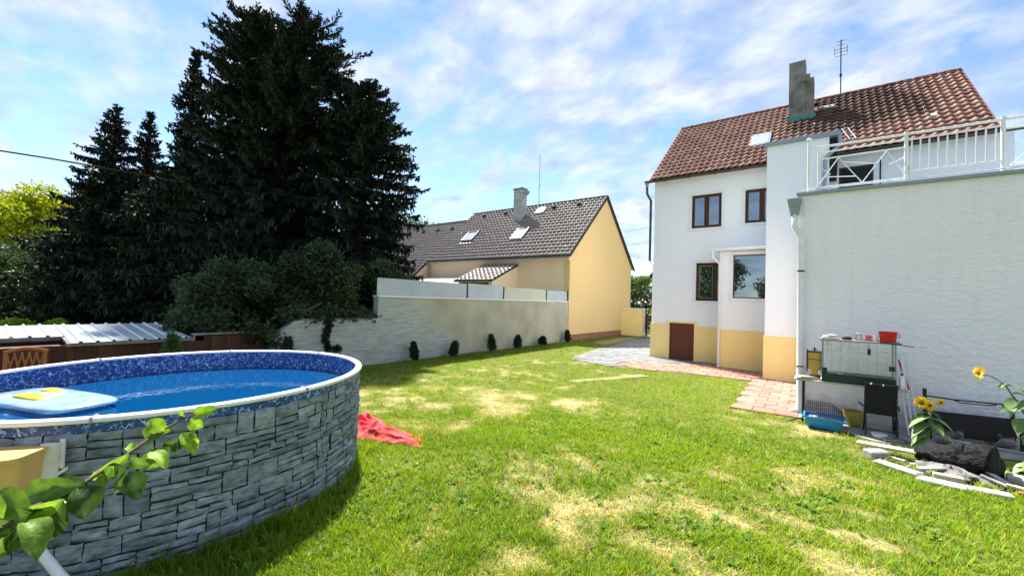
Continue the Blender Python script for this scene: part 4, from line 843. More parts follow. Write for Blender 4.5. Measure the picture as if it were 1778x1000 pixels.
    # leading shoot with short sprigs
    for j in range(40):
        f = 1-.10*q.rand(); a = q.rand()*6.28; p0 = np.array([base[0]+lean[0], base[1]+lean[1], base[2]+h*f]); l = .12+.5*(1-f)*h*.35
        dv = np.array([np.cos(a)*.8, np.sin(a)*.8, .75]); wv = np.array([-np.sin(a), np.cos(a), 0])*.03; V.append(np.stack([p0, p0+dv*l*.5+wv, p0+dv*l, p0+dv*l*.5-wv])[None]); Cc.append(np.array([tipcol]))
    V = np.concatenate(V, 0); Cc = np.concatenate(Cc, 0); n = len(V); V = V-np.array(base)
    np_mesh('crown', V.reshape(-1, 3), np.arange(n*4).reshape(-1, 4), 'needle', t, np.repeat(Cc, 4, 0), quads=True)
    if BR.v: tag(BR.build('branches', 'bark', t, fix=False), kind='stuff')
    return t, n
def at(u, v, depth): p = pos(u, v, depth); return (p.x, p.y, 0.0), p.z
NQ = 0
def sp(label, u, v, depth, prof, seed, **k):
    global NQ
    b_, h = at(u, v, depth); t, n = spruce('spruce_tree', label, b_, h, prof, seed, **k); NQ += n; return t
wide = [(0, 2.6), (.15, 3.3), (.35, 3.3), (.55, 2.9), (.75, 2.2), (.9, 1.1), (1, .12)]
sp('tallest dark spruce with the left of the two topmost tips', 462, 26, 17.0, [(0, 2.6), (.2, 3.2), (.48, 3.1), (.6, 2.6), (.68, 2.1), (.8, 2.1), (.89, 1.95), (.95, 1.3), (.985, .55), (1, .12)], 21, dens=1.25)
sp('dark spruce with the right of the two topmost tips', 526, 22, 17.6, [(0, 2.4), (.2, 3.0), (.4, 3.0), (.6, 3.1), (.8, 2.6), (.86, 2.3), (.92, 1.7), (.96, 1.15), (.985, .55), (1, .12)], 22, dens=1.2, bare=lambda f, a, q: .33 < f < .6 and q.rand() < .5)
sp('dark spruce on the right flank of the tall pair, above the brown roof', 634, 138, 17.2, [(0, 2.2), (.2, 2.6), (.45, 2.2), (.64, 2.2), (.8, 1.9), (.9, 1.3), (.96, .6), (1, .1)], 23, dens=1.5)
sp('slim dark spruce tip left of the tall pair', 333, 92, 17.8, [(0, 2.6), (.2, 2.8), (.42, 2.2), (.52, 1.3), (.6, .75), (.72, .8), (.82, .8), (.87, .4), (1, .08)], 24, dens=1.15)
sp('shorter spruce standing left of the tall group under the cable', 200, 186, 18.5, [(0, 2.8), (.25, 2.8), (.5, 1.9), (.75, 1.1), (.9, .5), (1, .08)], 25, dens=1.1)
sp('narrow spruce tip between the shorter spruce and the tall group', 262, 196, 19.5, [(0, 2.6), (.3, 2.5), (.55, 1.6), (.8, .7), (1, .08)], 26, dens=1.1)
sp('green conifer at the left beside the yellow-leaved tree', 160, 300, 26, [(0, 3.2), (.3, 3.0), (.6, 2.1), (.85, 1.0), (1, .1)], 27, dens=1.0, col=(.022, .045, .016), tipcol=(.05, .085, .025))
sp('small green spruce in front of the tall group above the ivy', 430, 330, 15.2, [(0, 1.9), (.3, 1.8), (.6, 1.2), (.85, .5), (1, .08)], 28, dens=1.1, col=(.018, .036, .024), tipcol=(.035, .065, .038))
sp('dark low spruce filling the gap left of the ivy', 300, 300, 20.5, [(0, 3.2), (.3, 3.1), (.6, 2.2), (.85, 1.0), (1, .1)], 29, dens=1.1)

def leafy(name, label, cat, base, ells, nleaf, size, cA, cB, seed, trunk_h, trunk_r, group=None, shell=.55, inner=None, stems=5):
    t = thing(name, label, cat, base, group); q = random.Random(seed); b = MB()
    b.tube([base, (base[0]+q.uniform(-.1, .1), base[1], base[2]+trunk_h*.6), (base[0]+q.uniform(-.2, .2), base[1]+q.uniform(-.2, .2), base[2]+trunk_h)], [trunk_r, trunk_r*.8, trunk_r*.6], 8)
    for i in range(stems):
        e = ells[q.randrange(len(ells))]; s_ = (base[0], base[1], base[2]+trunk_h*q.uniform(.5, .95)); m_ = ((s_[0]+e[0])/2, (s_[1]+e[1])/2, (s_[2]+e[2])/2+.2)
        b.tube([s_, m_, e[:3]], [trunk_r*.5, trunk_r*.3, trunk_r*.12], 6)
    b.build('trunk', 'bark', t, smooth=True)
    P, k = clump_points(nleaf, ells, seed, shell); r_ = np.random.RandomState(seed+1)
    u = np.clip(r_.rand(len(ells))[k]*.6+.4*r_.rand(nleaf), 0, 1)[:, None]; c = (np.array(cA)*(1-u)+np.array(cB)*u)*(.8+.4*r_.rand(nleaf))[:, None]
    leaf_mesh('crown', P, size, c, seed+2, t, loc=base)
    return t
# ivy mass on the low wall
iv = sub_clumps((-12.9, 4.6, 1.9), (1.0, 1.3, 1.0), 44, .42, 41)+sub_clumps((-12.4, 6.4, 2.5), (.9, 1.3, 1.0), 46, .42, 42)+[(-11.35, 5.2+i*.3, 1.55+.08*math.sin(i*2.1), .28, .3, .22) for i in range(9)]
iv += [(-11.2, 4.75, 1.0, .3, .22, .35), (-11.4, 4.4, 1.15, .4, .3, .3), (-11.9, 3.7, 1.2, .55, .45, .5), (-12.4, 3.2, 1.25, .5, .4, .55)]
leafy('ivy_bush', 'big rounded ivy bush hanging over the low end of the grey wall', 'bush', (-12.6, 5.4, 0), iv, 52000, .10, (.015, .030, .014), (.070, .112, .046), 43, 2.0, .12, shell=.5, stems=8)
tr_ = [(GX+.06, 6.2+.05*math.sin(i), 1.42-i*.1, .07, .12-.006*i, .1) for i in range(9)]+[(GX+.07, 6.45+i*.06, .62-i*.02, .06, .1, .06) for i in range(3)]
t = thing('ivy_strand', 'dark ivy strand trailing down the pale wall below the bush', 'ivy', (GX+.05, 6.2, .6)); MB().tube([(GX+.03, 6.2, 1.5), (GX+.03, 6.15, 1.0), (GX+.03, 6.3, .6)], .012, 6).build('stem', 'twig', t)
P, k = clump_points(1100, tr_, 44, .2); r_ = np.random.RandomState(3); leaf_mesh('foliage', P, .075, np.array((.022, .036, .018))*(.7+.7*r_.rand(len(P)))[:, None], 45, t, loc=(GX+.05, 6.2, .6))
MB().tube([(-11.5, 5.3, 1.5), (-11.15, 5.5, 1.62), (-11.1, 5.9, 1.85), (-11.3, 6.1, 1.9)], [.03, .025, .02, .012], 6).build('stem', 'twig', t)
b_, h_ = at(48, 332, 30)
leafy('yellow_tree', 'bright yellow-green tree in sunlight at the far left', 'tree', b_, sub_clumps((b_[0], b_[1]-.5, h_-2.6), (2.8, 3.3, 2.6), 46, 1.0, 51), 26000, .20, (.26, .36, .012), (.46, .44, .008), 52, h_-2.5, .25)
b_, h_ = at(90, 420, 22)
leafy('dark_bush', 'dense dark shrub below the yellow tree', 'bush', b_, sub_clumps((b_[0], b_[1]-.6, h_-1.8), (1.8, 3.0, 1.7), 40, .9, 53), 24000, .15, (.025, .05, .014), (.05, .085, .02), 54, h_-2, .15)
b_, h_ = at(20, 440, 19)
leafy('dark_bush', 'dense dark shrub at the left edge above the metal roof', 'bush', b_, sub_clumps((b_[0], b_[1]-.4, h_-1.5), (1.6, 2.0, 1.5), 30, .8, 55), 18000, .14, (.022, .045, .014), (.045, .08, .02), 56, h_-1.6, .15)
b_, h_ = at(190, 440, 19.5)
leafy('dark_bush', 'dark leafy shrub under the shorter spruce', 'bush', b_, sub_clumps((b_[0], b_[1], h_-1.6), (1.7, 2.2, 1.6), 34, .8, 57), 18000, .14, (.024, .046, .02), (.05, .08, .03), 58, h_-1.6, .15)
b_, h_ = at(672, 440, 15.5)
leafy('dark_bush', 'green shrub between the ivy and the brown roof', 'bush', b_, sub_clumps((b_[0]-.3, b_[1], h_-1.4), (.8, .8, 1.4), 18, .5, 59), 9000, .12, (.03, .055, .018), (.06, .1, .03), 60, h_-1.4, .1)
for u, lab in ((25, 'bright green garden plant behind the metal roof at the left edge'), (85, 'bright green garden plant behind the middle of the metal roof')):
    b_, h_ = at(u, 556, 15); leafy('garden_plant', lab, 'plant', b_, sub_clumps((b_[0], b_[1], h_-.25), (.4, .5, .2), 9, .22, int(u)), 1400, .13, (.20, .36, .015), (.28, .42, .02), int(u)+3, h_-.2, .03, 'green plants behind the metal roof', stems=2)
# far woods
def wood(name, u0, u1, vtop, depth, label, seed, n, cA=(.03, .07, .02), cB=(.06, .12, .035)):
    q = random.Random(seed); ells = []
    for i in range(26):
        f = i/25; u = u0+(u1-u0)*f; v = vtop(f); p = pos(u, v, depth+q.uniform(-6, 6)); r_ = depth*.028*q.uniform(.7, 1.2); ells.append((p.x, p.y, p.z-r_, r_, r_, r_)); ells.append((p.x, p.y, p.z-r_*2.6, r_*1.3, r_*1.3, r_*1.8)); ells.append((p.x, p.y, max(1, p.z-r_*5.0), r_*1.3, r_*1.3, r_*2.5))
    P, k = clump_points(n, ells, seed, .5); r2 = np.random.RandomState(seed); c = np.array(cA)+(np.array(cB)-np.array(cA))*r2.rand(len(ells))[k][:, None]
    o = leaf_mesh(name, P, depth*.0065, c, seed, None); tag(o, label, 'woodland', kind='stuff')
wood('far_wood', 640, 775, lambda f: 355+38*f**1.5, 95, 'distant wooded hill behind the brown roof', 71, 9000)
wood('far_wood', -40, 120, lambda f: 318+45*f, 85, 'distant trees on the left horizon', 72, 9000)
wood('far_wood', 100, 700, lambda f: 420-20*math.sin(f*5), 80, 'distant trees behind the spruces', 73, 9000)
# hedge and tree in the gap between the houses
b_ = (-12.2, 33, 0)
leafy('hedge', 'tall clipped dark hedge behind the metal gate', 'hedge', b_, [(-14+i*.5, 33+.2*math.sin(i*3), z, .55, .6, .6) for i in range(13) for z in (.6, 1.5, 2.4, 3.0)], 16000, .13, (.03, .06, .016), (.05, .09, .025), 61, 2.0, .08, shell=.7)
leafy('garden_tree', 'light green tree above the hedge between the houses', 'tree', (-14.6, 38, 0), sub_clumps((-14.6, 38, 3.9), (1.5, 1.2, 1.0), 14, .6, 62), 7000, .17, (.07, .14, .02), (.12, .2, .03), 63, 3.2, .12)
# trees out of frame behind the camera: they give the windows something to reflect
for i, (x, y, h_) in enumerate(((-9, -13, 7.5), (-3.2, -16, 6), (3.5, -14, 7))):
    leafy('garden_tree', ('leafy tree behind the viewer, on the left', 'leafy tree behind the viewer, in the middle', 'leafy tree behind the viewer, on the right')[i], 'tree', (x, y, 0), sub_clumps((x, y, h_*.6), (2.2, 2.0, h_*.36), 24, 1.0, 80+i), 7000, .28, (.04, .09, .02), (.09, .16, .03), 85+i, h_*.5, .16, 'trees behind the viewer')

# small thujas along the wall
def thuja(label, y, h, w, seed, x=-10.85, col=(.022, .040, .022), group='young thujas along the grey wall', name='young_thuja'):
    b_ = (x, y, 0); q = np.random.RandomState(seed); t = thing(name, label, 'shrub', b_, group); n = 1100
    f = q.rand(n)**.8; rr = w*np.interp(f, [0, .15, .5, .8, 1], [.55, 1, .85, .5, .08])*(.4+.6*q.rand(n)); a = q.rand(n)*6.28
    rr = rr*(1+.35*np.sin(2*a+seed*1.7)+.25*np.sin(5*a+9*f+seed)); lx, ly = np.sin(seed*2.3)*.12*h, np.cos(seed*3.1)*.12*h; P = np.stack([x+rr*np.cos(a)+lx*f, y+rr*np.sin(a)+ly*f, .02+f*h*.95], 1)
    d = np.stack([np.cos(a)*.6, np.sin(a)*.6, np.ones(n)*.9], 1)+q.randn(n, 3)*.25; s = np.cross(d, q.randn(n, 3)); s /= np.linalg.norm(s, axis=1)[:, None]; l = .10; V = np.stack([P, P+d*l*.5+s*.016, P+d*l, P+d*l*.5-s*.016], 1)-np.array(b_)
    c = np.array(col)*np.array((1+.25*np.sin(seed), 1, 1))*(.5+1.1*q.rand(n))[:, None]*(1+.3*np.sin(seed*5)); np_mesh('foliage', V.reshape(-1, 3), np.arange(n*4).reshape(-1, 4), 'needle', t, np.repeat(c, 4, 0), quads=True)
    MB().tube([b_, (x, y, h*.8)], [.02, .008], 6).build('trunk', 'twig', t)
TL = ['first young thuja from the pool along the grey wall', 'second young thuja from the pool along the grey wall', 'third young thuja from the pool along the grey wall', 'fourth young thuja from the pool along the grey wall', 'small round thuja, fifth from the pool along the wall', 'last young thuja, at the corner of the yellow house']
for i, (y, h, w) in enumerate(((9.1, .60, .13), (10.85, .52, .16), (13.1, .66, .12), (14.75, .54, .13), (16.8, .38, .2), (19.2, .58, .17))): thuja(TL[i], y, h, w, 90+i)
thuja('taller thuja at the low end of the grey wall, half hidden by the pool', 4.95, 1.0, .2, 97)
thuja('pine sapling in front of the brown fence behind the pool', 2.75, 1.2, .24, 98, x=-10.7, col=(.06, .11, .03), name='pine_sapling', group=None)

# ================================================================== FENCE, SHED, CHAIR (behind the pool)
fn = thing('plank_fence', 'dark red-brown vertical plank fence behind the pool', 'fence', (-11.3, 2, 0))
y = -3.0; i = 0
while y < 4.7:
    w = .155; hh = 1.02+.02*rnd.random() if y < 3.1 else 1.10+.02*rnd.random()
    MB().box(-11.32-(.022 if i % 2 else 0), -11.30-(.022 if i % 2 else 0), y, y+w+.02, .05, hh).build('plank', 'plank', fn); y += w; i += 1
MB().box(-11.42, -11.36, -3, 4.75, .3, .38).box(-11.42, -11.36, -3, 4.75, .85, .93).build('fence_rail', 'plank', fn); MB().box(-11.42, -11.27, 3.15, 4.76, 1.13, 1.16).build('fence_cap', 'concrete', fn)
MB().box(-11.40, -11.30, 3.12, 3.36, 1.0, 1.115).build('fence_post', 'concrete', fn)
sd_ = thing('shed', 'low shed with ribbed pale metal roof behind the pool', 'shed', (-12.4, 1, 0))
def rib_sheet(y0, y1, xf, zf, xb, zb):
    b = MB(); pr = []; y = y0
    while y < y1-.01: pr += [(y, 0), (y+.10, 0), (y+.115, .03), (y+.145, .03), (y+.16, 0)]; y += .23
    pr.append((y1, 0))
    for xx, z in ((xf, zf), (xb, zb)):
        for yy, dz in pr: b.v.append((xx, min(yy, y1), z+dz))
    n = len(pr); b.f = [(i, i+1, n+i+1, n+i) for i in range(n-1)]
    return b
for y0, y1 in ((1.26, 2.18), (2.18, 3.12)): rib_sheet(y0, y1, -11.18, 1.085, -13.6, 1.27).build('roof_sheet', 'zincroof', sd_, fix=False)
for y0 in (-3.0, -2.08, -1.16, -.24): rib_sheet(y0, y0+.92, -12.0, 1.15, -13.6, 1.27).build('roof_sheet', 'zincroof', sd_, fix=False)
rib_sheet(.68, 1.26, -12.0, 1.15, -13.6, 1.27).build('roof_sheet', 'zincroof', sd_, fix=False)
MB().beam((-11.2, 1.25, 1.05), (-12.0, 1.25, 1.11), .06, .05).beam((-11.25, 1.2, 1.045), (-11.25, 3.1, 1.05), .06, .06).beam((-12.0, -3, 1.11), (-12.0, 1.2, 1.11), .06, .07).build('roof_batten', 'concrete', sd_)
MB().box(-13.5, -11.6, -2.9, 3.0, 0, 1.0).build('shed_body', 'plank', sd_)
gh = thing('greenhouse', 'pale glass greenhouse roof glimpsed beyond the metal roof', 'greenhouse', (-24, 5.5, 0)); b_ = pos(215, 560, 20)
b = MB(); b.prism([(b_.y-1.6, 0), (b_.y+1.4, 0), (b_.y+1.4, 1.05), (b_.y-.1, 1.28), (b_.y-1.6, 1.05)], 'x', b_.x-1.5, b_.x+1.5); b.build('glass_shell', 'skyglass', gh)
for i in range(4): MB().box(b_.x-1.5+i, b_.x-1.46+i, b_.y-1.62, b_.y+1.42, 0, 1.06).build('glazing_bar', 'whitemetal', gh)
chx = thing('wooden_chair', 'orange wooden garden chair with lattice back beside the fence', 'chair', (-10.75, .68, 0))
xb = -10.6
MB().beam((xb, .47, 0), (xb-.05, .47, 1.03), .05, .04).build('leg', 'chairwood', chx); MB().beam((xb, .90, 0), (xb-.05, .90, 1.04), .05, .04).build('leg', 'chairwood', chx)
MB().beam((xb-.45, .48, 0), (xb-.45, .48, .44), .05, .05).build('leg', 'chairwood', chx); MB().beam((xb-.45, .89, 0), (xb-.45, .89, .44), .05, .05).build('leg', 'chairwood', chx)
MB().tube([(xb-.05, .45+.48*i/8, 1.02+.06*math.sin(math.pi*i/8)) for i in range(9)], .028, 6).build('top_rail', 'chairwood', chx)
for i in range(5):
    z0 = .66; MB().beam((xb-.045, .5+i*.08, z0), (xb-.045, .5+i*.08+.07, 1.02), .02, .012).build('lattice_slat', 'chairwood', chx); MB().beam((xb-.033, .87-i*.08, z0), (xb-.033, .87-i*.08-.07, 1.02), .02, .012).build('lattice_slat', 'chairwood', chx)
MB().beam((xb-.04, .49, .64), (xb-.04, .88, .64), .03, .05).build('back_rail', 'chairwood', chx)
for i in range(5): MB().box(xb-.46+i*.09, xb-.46+i*.09+.075, .46, .91, .44, .465).build('seat_slat', 'chairwood', chx)

# ================================================================== POOL
pool = thing('swimming_pool', 'round above-ground pool with grey stone facing, white rim and blue liner', 'pool', (*POOL, 0))
def ring(r0, r1, z0, z1, n=96):
    b = MB()
    for r_, z in ((r0, z0), (r1, z0), (r1, z1), (r0, z1)):
        for k in range(n): t = 2*math.pi*k/n; b.v.append((POOL[0]+r_*math.cos(t), POOL[1]+r_*math.sin(t), z))
    for a in range(4):
        c = (a+1) % 4
        for k in range(n): b.f.append((a*n+k, a*n+(k+1) % n, c*n+(k+1) % n, c*n+k))
    return b
shell = ring(PR-.035, PR-.012, 0, 1.17).build('stone_wall', 'joint', pool, smooth=False)
def cyl(r_, z0, z1, n=128):
    b = MB()
    for z in (z0, z1):
        for k in range(n): t = 2*math.pi*k/n; b.v.append((POOL[0]+r_*math.cos(t), POOL[1]+r_*math.sin(t), z))
    for k in range(n): b.f.append((k, (k+1) % n, n+(k+1) % n, n+k))
    return b
lb = cyl(PR-.045, .02, 1.17); n_ = len(lb.v); lb.f.append(tuple(range(128))); lb.build('liner', 'liner', pool, smooth=False, fix=False)
cyl(PR+.004, 1.095, 1.168).build('liner_overlap', 'liner', pool, smooth=True, fix=False)
rim_pts = []
b = MB(); n = 128; prof = [(-.05, -.012), (-.05, .010), (-.035, .017), (.015, .017), (.028, .008), (.028, -.018), (.010, -.022)]
for dr_, dz in prof:
    for k in range(n): t = 2*math.pi*k/n; b.v.append((POOL[0]+(PR+dr_)*math.cos(t), POOL[1]+(PR+dr_)*math.sin(t), 1.185+dz))
for a in range(len(prof)-1):
    for k in range(n): b.f.append((a*n+k, a*n+(k+1) % n, (a+1)*n+(k+1) % n, (a+1)*n+k))
b.build('rim', 'rim', pool, smooth=True)
for k in range(8):
    t = R(-28+45*k)-PA; c, s_ = math.cos(t), math.sin(t); MB().obox((POOL[0]+(PR-.01)*c, POOL[1]+(PR-.01)*s_, 1.187), (c*.049, s_*.049, 0), (-s_*.006, c*.006, 0), (0, 0, .0235)).build('rim_joint', 'zinc', pool)
wb = MB(); n = 96
for k in range(n): t = 2*math.pi*k/n; wb.v.append((POOL[0]+(PR-.046)*math.cos(t), POOL[1]+(PR-.046)*math.sin(t), .93))
wb.f.append(tuple(range(n))); wb.build('water', 'water', pool, fix=False)
# facing stones, one by one: bands split into irregular courses
q = random.Random(77); stones = []
circ = 2*math.pi*PR; z = .0; bands = []
while z < 1.085: h = q.uniform(.12, .185); h = min(h, 1.095-z); h = 1.095-z if 1.095-z-h < .07 else h; bands.append((z, h)); z += h
for z, h in bands:
    s_ = q.uniform(0, .2); end = s_+circ
    while s_ < end-.05:
        w = min(q.uniform(.18, .46), end-s_); md = q.random()
        if md < .24 and w < .32: stones.append((s_, z, w, h))
        elif md < .9:
            nr = 2 if h < .15 or q.random() < .55 else 3; cuts = sorted(q.uniform(.3, .7) for _ in range(1)) if nr == 2 else [q.uniform(.27, .4), q.uniform(.6, .73)]
            zz = [0]+[c*h for c in cuts]+[h]
            for a in range(nr):
                if q.random() < .5 and w > .24: c = w*q.uniform(.3, .7); stones += [(s_, z+zz[a], c, zz[a+1]-zz[a]), (s_+c, z+zz[a], w-c, zz[a+1]-zz[a])]
                else: stones.append((s_, z+zz[a], w, zz[a+1]-zz[a]))
        else: stones += [(s_, z, w*.42, h), (s_+w*.42, z, w*.58, h)]
        s_ += w
def stone_mesh(st):
    s0, z0, w, h = st; g_ = .0045; s0 += g_; z0 += g_; w -= 2*g_; h -= 2*g_; b = MB(); nu, nv = 4, 3
    sk = q.uniform(-.022, .022); dep = q.uniform(.006, .020); tl = q.uniform(-.010, .005)
    for j in range(nv+1):
        for i in range(nu+1):
            u, v = i/nu, j/nv; e = (i in (0, nu)) or (j in (0, nv)); jj = min(.006, h*.12)
            ss = s0+w*u+(q.uniform(-jj, jj)); zz = z0+h*v+sk*(u-.5)*min(1, h/.08)+q.uniform(-jj, jj)*.8
            d = q.uniform(-.007, .004) if e else dep+q.uniform(-.008, .008)+tl*(v-.5)*2
            t = ss/PR; b.v.append((POOL[0]+(PR+d)*math.cos(t), POOL[1]+(PR+d)*math.sin(t), max(.0, zz)))
    for j in range(nv):
        for i in range(nu): a = j*(nu+1)+i; b.f.append((a, a+1, a+nu+2, a+nu+1))
    return b
def vis(st):
    t = (st[0]+st[2]/2)/PR+PA; x = POOL[0]+PR*math.cos(t); y = POOL[1]+PR*math.sin(t); d = Vector((-x, -y, 0)); f = d.normalized().dot(Vector((math.cos(t), math.sin(t), 0)))
    return -1 if f < .03 else st[2]*st[3]*f/d.length**2
pool.rotation_euler = (0, 0, PA); pool.scale = (PSX, PSY, 1)
stones = [s for s in stones if s[3] > .02 and s[2] > .03]; stones.sort(key=vis, reverse=True)
for st in stones[:300]: stone_mesh(st).build('stone', 'bluestone', shell, fix=False)
rb_ = MB()
for st in stones[300:]:
    b = stone_mesh(st); k = len(rb_.v); rb_.v += b.v; rb_.f += [tuple(i+k for i in f) for f in b.f]
tag(rb_.build('stones', 'bluestone', shell, fix=False), kind='stuff')
# skimmer box hung on the wall
skm = thing('pool_skimmer', 'yellowed plastic skimmer box fixed to the stone pool wall', 'skimmer', (-4.4, .2, .6))
th = R(-41); er = Vector((math.cos(th), math.sin(th), 0)); et = Vector((-er.y, er.x, 0)); pc = Vector((POOL[0], POOL[1], 0))
def sk(r_, t_, z): return pc+er*(1.985+r_)+et*t_+Vector((0, 0, z))
b = MB(); b.obox(sk(.03, .16, .90), er*.016, et*.045, (0, 0, .16)); b.build('mounting_plate', 'tape', skm)
def tub(r0, r1, z0, z1, name, n=14):
    b = MB(); rows = []
    for z, k in ((z0, r0), (z1, r1)):
        pts = [sk(.02, -.24*k, z), sk(.02, .15*k, z)]+[sk(.02+.2*k+.06*k*math.cos(a), .10*k*math.sin(a)+(.05 if math.sin(a) > 0 else -.12)*k, z) for a in [math.pi/2-i*math.pi/n for i in range(n+1)]]
        rows.append(pts)
    m_ = len(rows[0]); b.v = [tuple(p) for r_ in rows for p in r_]
    for i in range(m_): j = (i+1) % m_; b.f.append((i, j, m_+j, m_+i))
    b.f.append(tuple(range(m_))[::-1]); b.f.append(tuple(range(m_, 2*m_))); return b.build(name, 'skimmer', skm)
tub(.84, .98, .82, 1.02, 'basket_housing'); tub(1.08, 1.10, 1.021, 1.045, 'housing_rim'); tub(.62, .72, .60, .819, 'lower_housing')
b = MB().obox(sk(.005, .215, .98), er*.006, et*.014, (0, 0, .10)).obox(sk(.012, .225, .86), er*.005, et*.03+Vector((0, 0, .02)), (0, 0, .012)); b.build('tape_strip', 'tape', skm)
hs = MB().tube([sk(.10, -.02, .62), sk(.13, .12, .52), sk(.18, .36, .25), sk(.22, .58, .03), sk(.35, .75, .02)], .03, 10).build('pool_hose', 'hose', None, smooth=True); tag(hs, 'white hose running down from the pool skimmer to the grass', 'hose')
# inflatable float
fl = thing('inflatable_float', 'transparent blue inflatable float with yellow cushion on the pool water', 'float', (-6.3, .35, .93))
M['floatblue'] = pm('float_vinyl', (.26, .50, .68), (.55, .72, .82), 5, .12, 0, spec=.7)
_nt = M['floatblue'].node_tree; _tr = _nt.nodes.new('ShaderNodeBsdfTransparent'); _tr.inputs[0].default_value = (.75, .92, 1, 1); _ms = _nt.nodes.new('ShaderNodeMixShader'); _ms.inputs[0].default_value = .42
L(_nt, _nt.nodes['Principled BSDF'].outputs[0], _ms.inputs[1]); L(_nt, _tr.outputs[0], _ms.inputs[2]); L(_nt, _ms.outputs[0], _nt.nodes['Material Output'].inputs['Surface']); M['floatyellow'] = pm('float_yellow', (.75, .58, .01), (.7, .5, .01), 4, .25)
def pillow(cx, cy, z, rx, ry, rz, ang, name, mat, par, p=.42):
    b = MB(); nu, nv = 28, 12; ca, sa = math.cos(ang), math.sin(ang); sg = lambda v, e: math.copysign(abs(v)**e, v)
    for j in range(nv+1):
        ph = -math.pi/2+math.pi*j/nv
        for i in range(nu):
            a = 2*math.pi*i/nu; x = rx*sg(math.cos(ph), .8)*sg(math.cos(a), p); y_ = ry*sg(math.cos(ph), .8)*sg(math.sin(a), p); b.v.append((cx+x*ca-y_*sa, cy+x*sa+y_*ca, z+rz*math.sin(ph)*(1+.12*math.sin(x*22))))
    for j in range(nv):
        for i in range(nu): b.f.append((j*nu+i, j*nu+(i+1) % nu, (j+1)*nu+(i+1) % nu, (j+1)*nu+i))
    return b.build(name, mat, par, smooth=True)
pillow(-6.28, .58, .985, .66, .30, .065, R(200), 'mattress', 'floatblue', fl); pillow(-6.22, .46, 1.04, .22, .07, .03, R(200), 'yellow_cushion', 'floatyellow', fl); pillow(-6.42, .62, 1.04, .16, .05, .028, R(200), 'yellow_cushion', 'floatyellow', fl)

# ================================================================== RED BLANKET
q = np.random.RandomState(4); nu, nv = 130, 96; U, Vv = np.meshgrid(np.linspace(0, 1, nu), np.linspace(0, 1, nv))
bx0 = -6.3+1.6*U+.12*np.sin(Vv*6); by0 = 3.45+.85*Vv+.10*np.sin(U*7+1)
env = np.sin(np.pi*np.clip(Vv, 0, 1))**.6*np.clip((1-U)*2.6, 0, 1)**.8
edge = .5+.5*np.clip(1-U, 0, 1); by0 = 3.85+(by0-3.85)*(.25+.85*(1-U)**.6)+.2*U
rd = np.abs(fbm(bx0*4.5+by0*2, by0*5-bx0*2, 3)-.5)*2; rd2 = np.abs(fbm(bx0*9+4, by0*10+8, 2)-.5)*2
wp = 2.4*fbm(bx0*2.2+3, by0*2.2+6, 2); f1 = (1-np.abs(np.sin(4.0*(bx0*.9+by0*1.5)+2.6*wp)))**1.6; f2 = (1-np.abs(np.sin(7.0*(bx0*1.3-by0*.8)+3.0*wp)))**2.0; hz = .012+env*(.10*f1+.06*f2+.05*(1-rd)**2+.03); hz[(Vv == 0) | (Vv == 1) | (U == 1)] = .008
idx = (np.arange(nv-1)[:, None]*nu+np.arange(nu-1)[None]).ravel()
M['redcloth'] = pm('red_cloth', (.66, .055, .075), (.55, .025, .04), 6, .8, .2, 200)
bl = np_mesh('blanket', np.stack([bx0, by0, hz], -1).reshape(-1, 3), np.stack([idx, idx+1, idx+1+nu, idx+nu], 1), 'redcloth', None, None, True, True)
dl = pool_d(bx0, by0).ravel()
me = bl.data; c_ = np.zeros(len(me.vertices)*3, np.float32); me.vertices.foreach_get('co', c_); c_ = c_.reshape(-1, 3); k_ = dl < PR+.03; f_ = ((PR+.03)/np.maximum(dl, .1))[:, None]; c_[k_, :2] = np.array(POOL)+(c_[k_, :2]-np.array(POOL))*f_[k_]; me.vertices.foreach_set('co', c_.ravel()); me.update()
tag(bl, 'crumpled red cloth lying on the grass against the pool', 'blanket')

# ================================================================== TABLE AND CLUTTER BY THE TERRACE WALL
tbl = thing('work_table', 'narrow wooden table on black folding legs against the roughcast wall', 'table', (.3, 9.8, 0))
MB().box(-.52, 1.06, 9.55, 10.15, .80, .825).build('table_top', 'ashwood', tbl, bevel=.004)
for x in (-.38, .92):
    for y in (9.62, 10.08): MB().tube([(x, y, .03), (x, y, .80)], .014, 8).build('leg', 'blackmetal', tbl)
    MB().tube([(x, 9.62, .12), (x, 10.08, .12)], .01, 6).build('brace', 'blackmetal', tbl)
for y in (9.62,): MB().tube([(-.62, y-.18, .02), (-.45, y-.05, .09), (-.38, y, .10), (-.30, y-.14, .08), (-.2, y-.38, .02)], .011, 6).build('foot', 'blackmetal', tbl)
tk = thing('glass_hutch', 'glass-walled hutch with dark green base standing on the table', 'hutch', (.4, 9.8, .826))
MB().box(-.10, .92, 9.62, 10.05, .826, .98).build('base_tray', 'greenbox', tk, bevel=.01)
for x in (-.09, .905):
    for y in (9.63, 10.04): MB().box(x-.012, x+.012, y-.012, y+.012, .98, 1.575).build('corner_post', 'zinc', tk)
for x0, x1 in ((-.075, .20), (.21, .45), (.46, .70), (.71, .89)): MB().box(x0, x1, 9.625, 9.630, .981, 1.57).build('glass_pane', 'clear', tk)
MB().box(-.09, .91, 10.040, 10.045, .981, 1.57).build('rear_pane', 'clear', tk)
for i in range(7): x = .04+i*.125; MB().tube([(x, 9.618, .98), (x, 9.618, 1.575)], .002, 5).build('wire', 'zinc', tk)
MB().box(-.13, .98, 9.58, 10.10, 1.576, 1.60).build('lid', 'concrete', tk); MB().beam((.7, 9.56, 1.607), (1.12, 9.56, 1.56), .03, .012).build('loose_slat', 'blackmetal', tk)
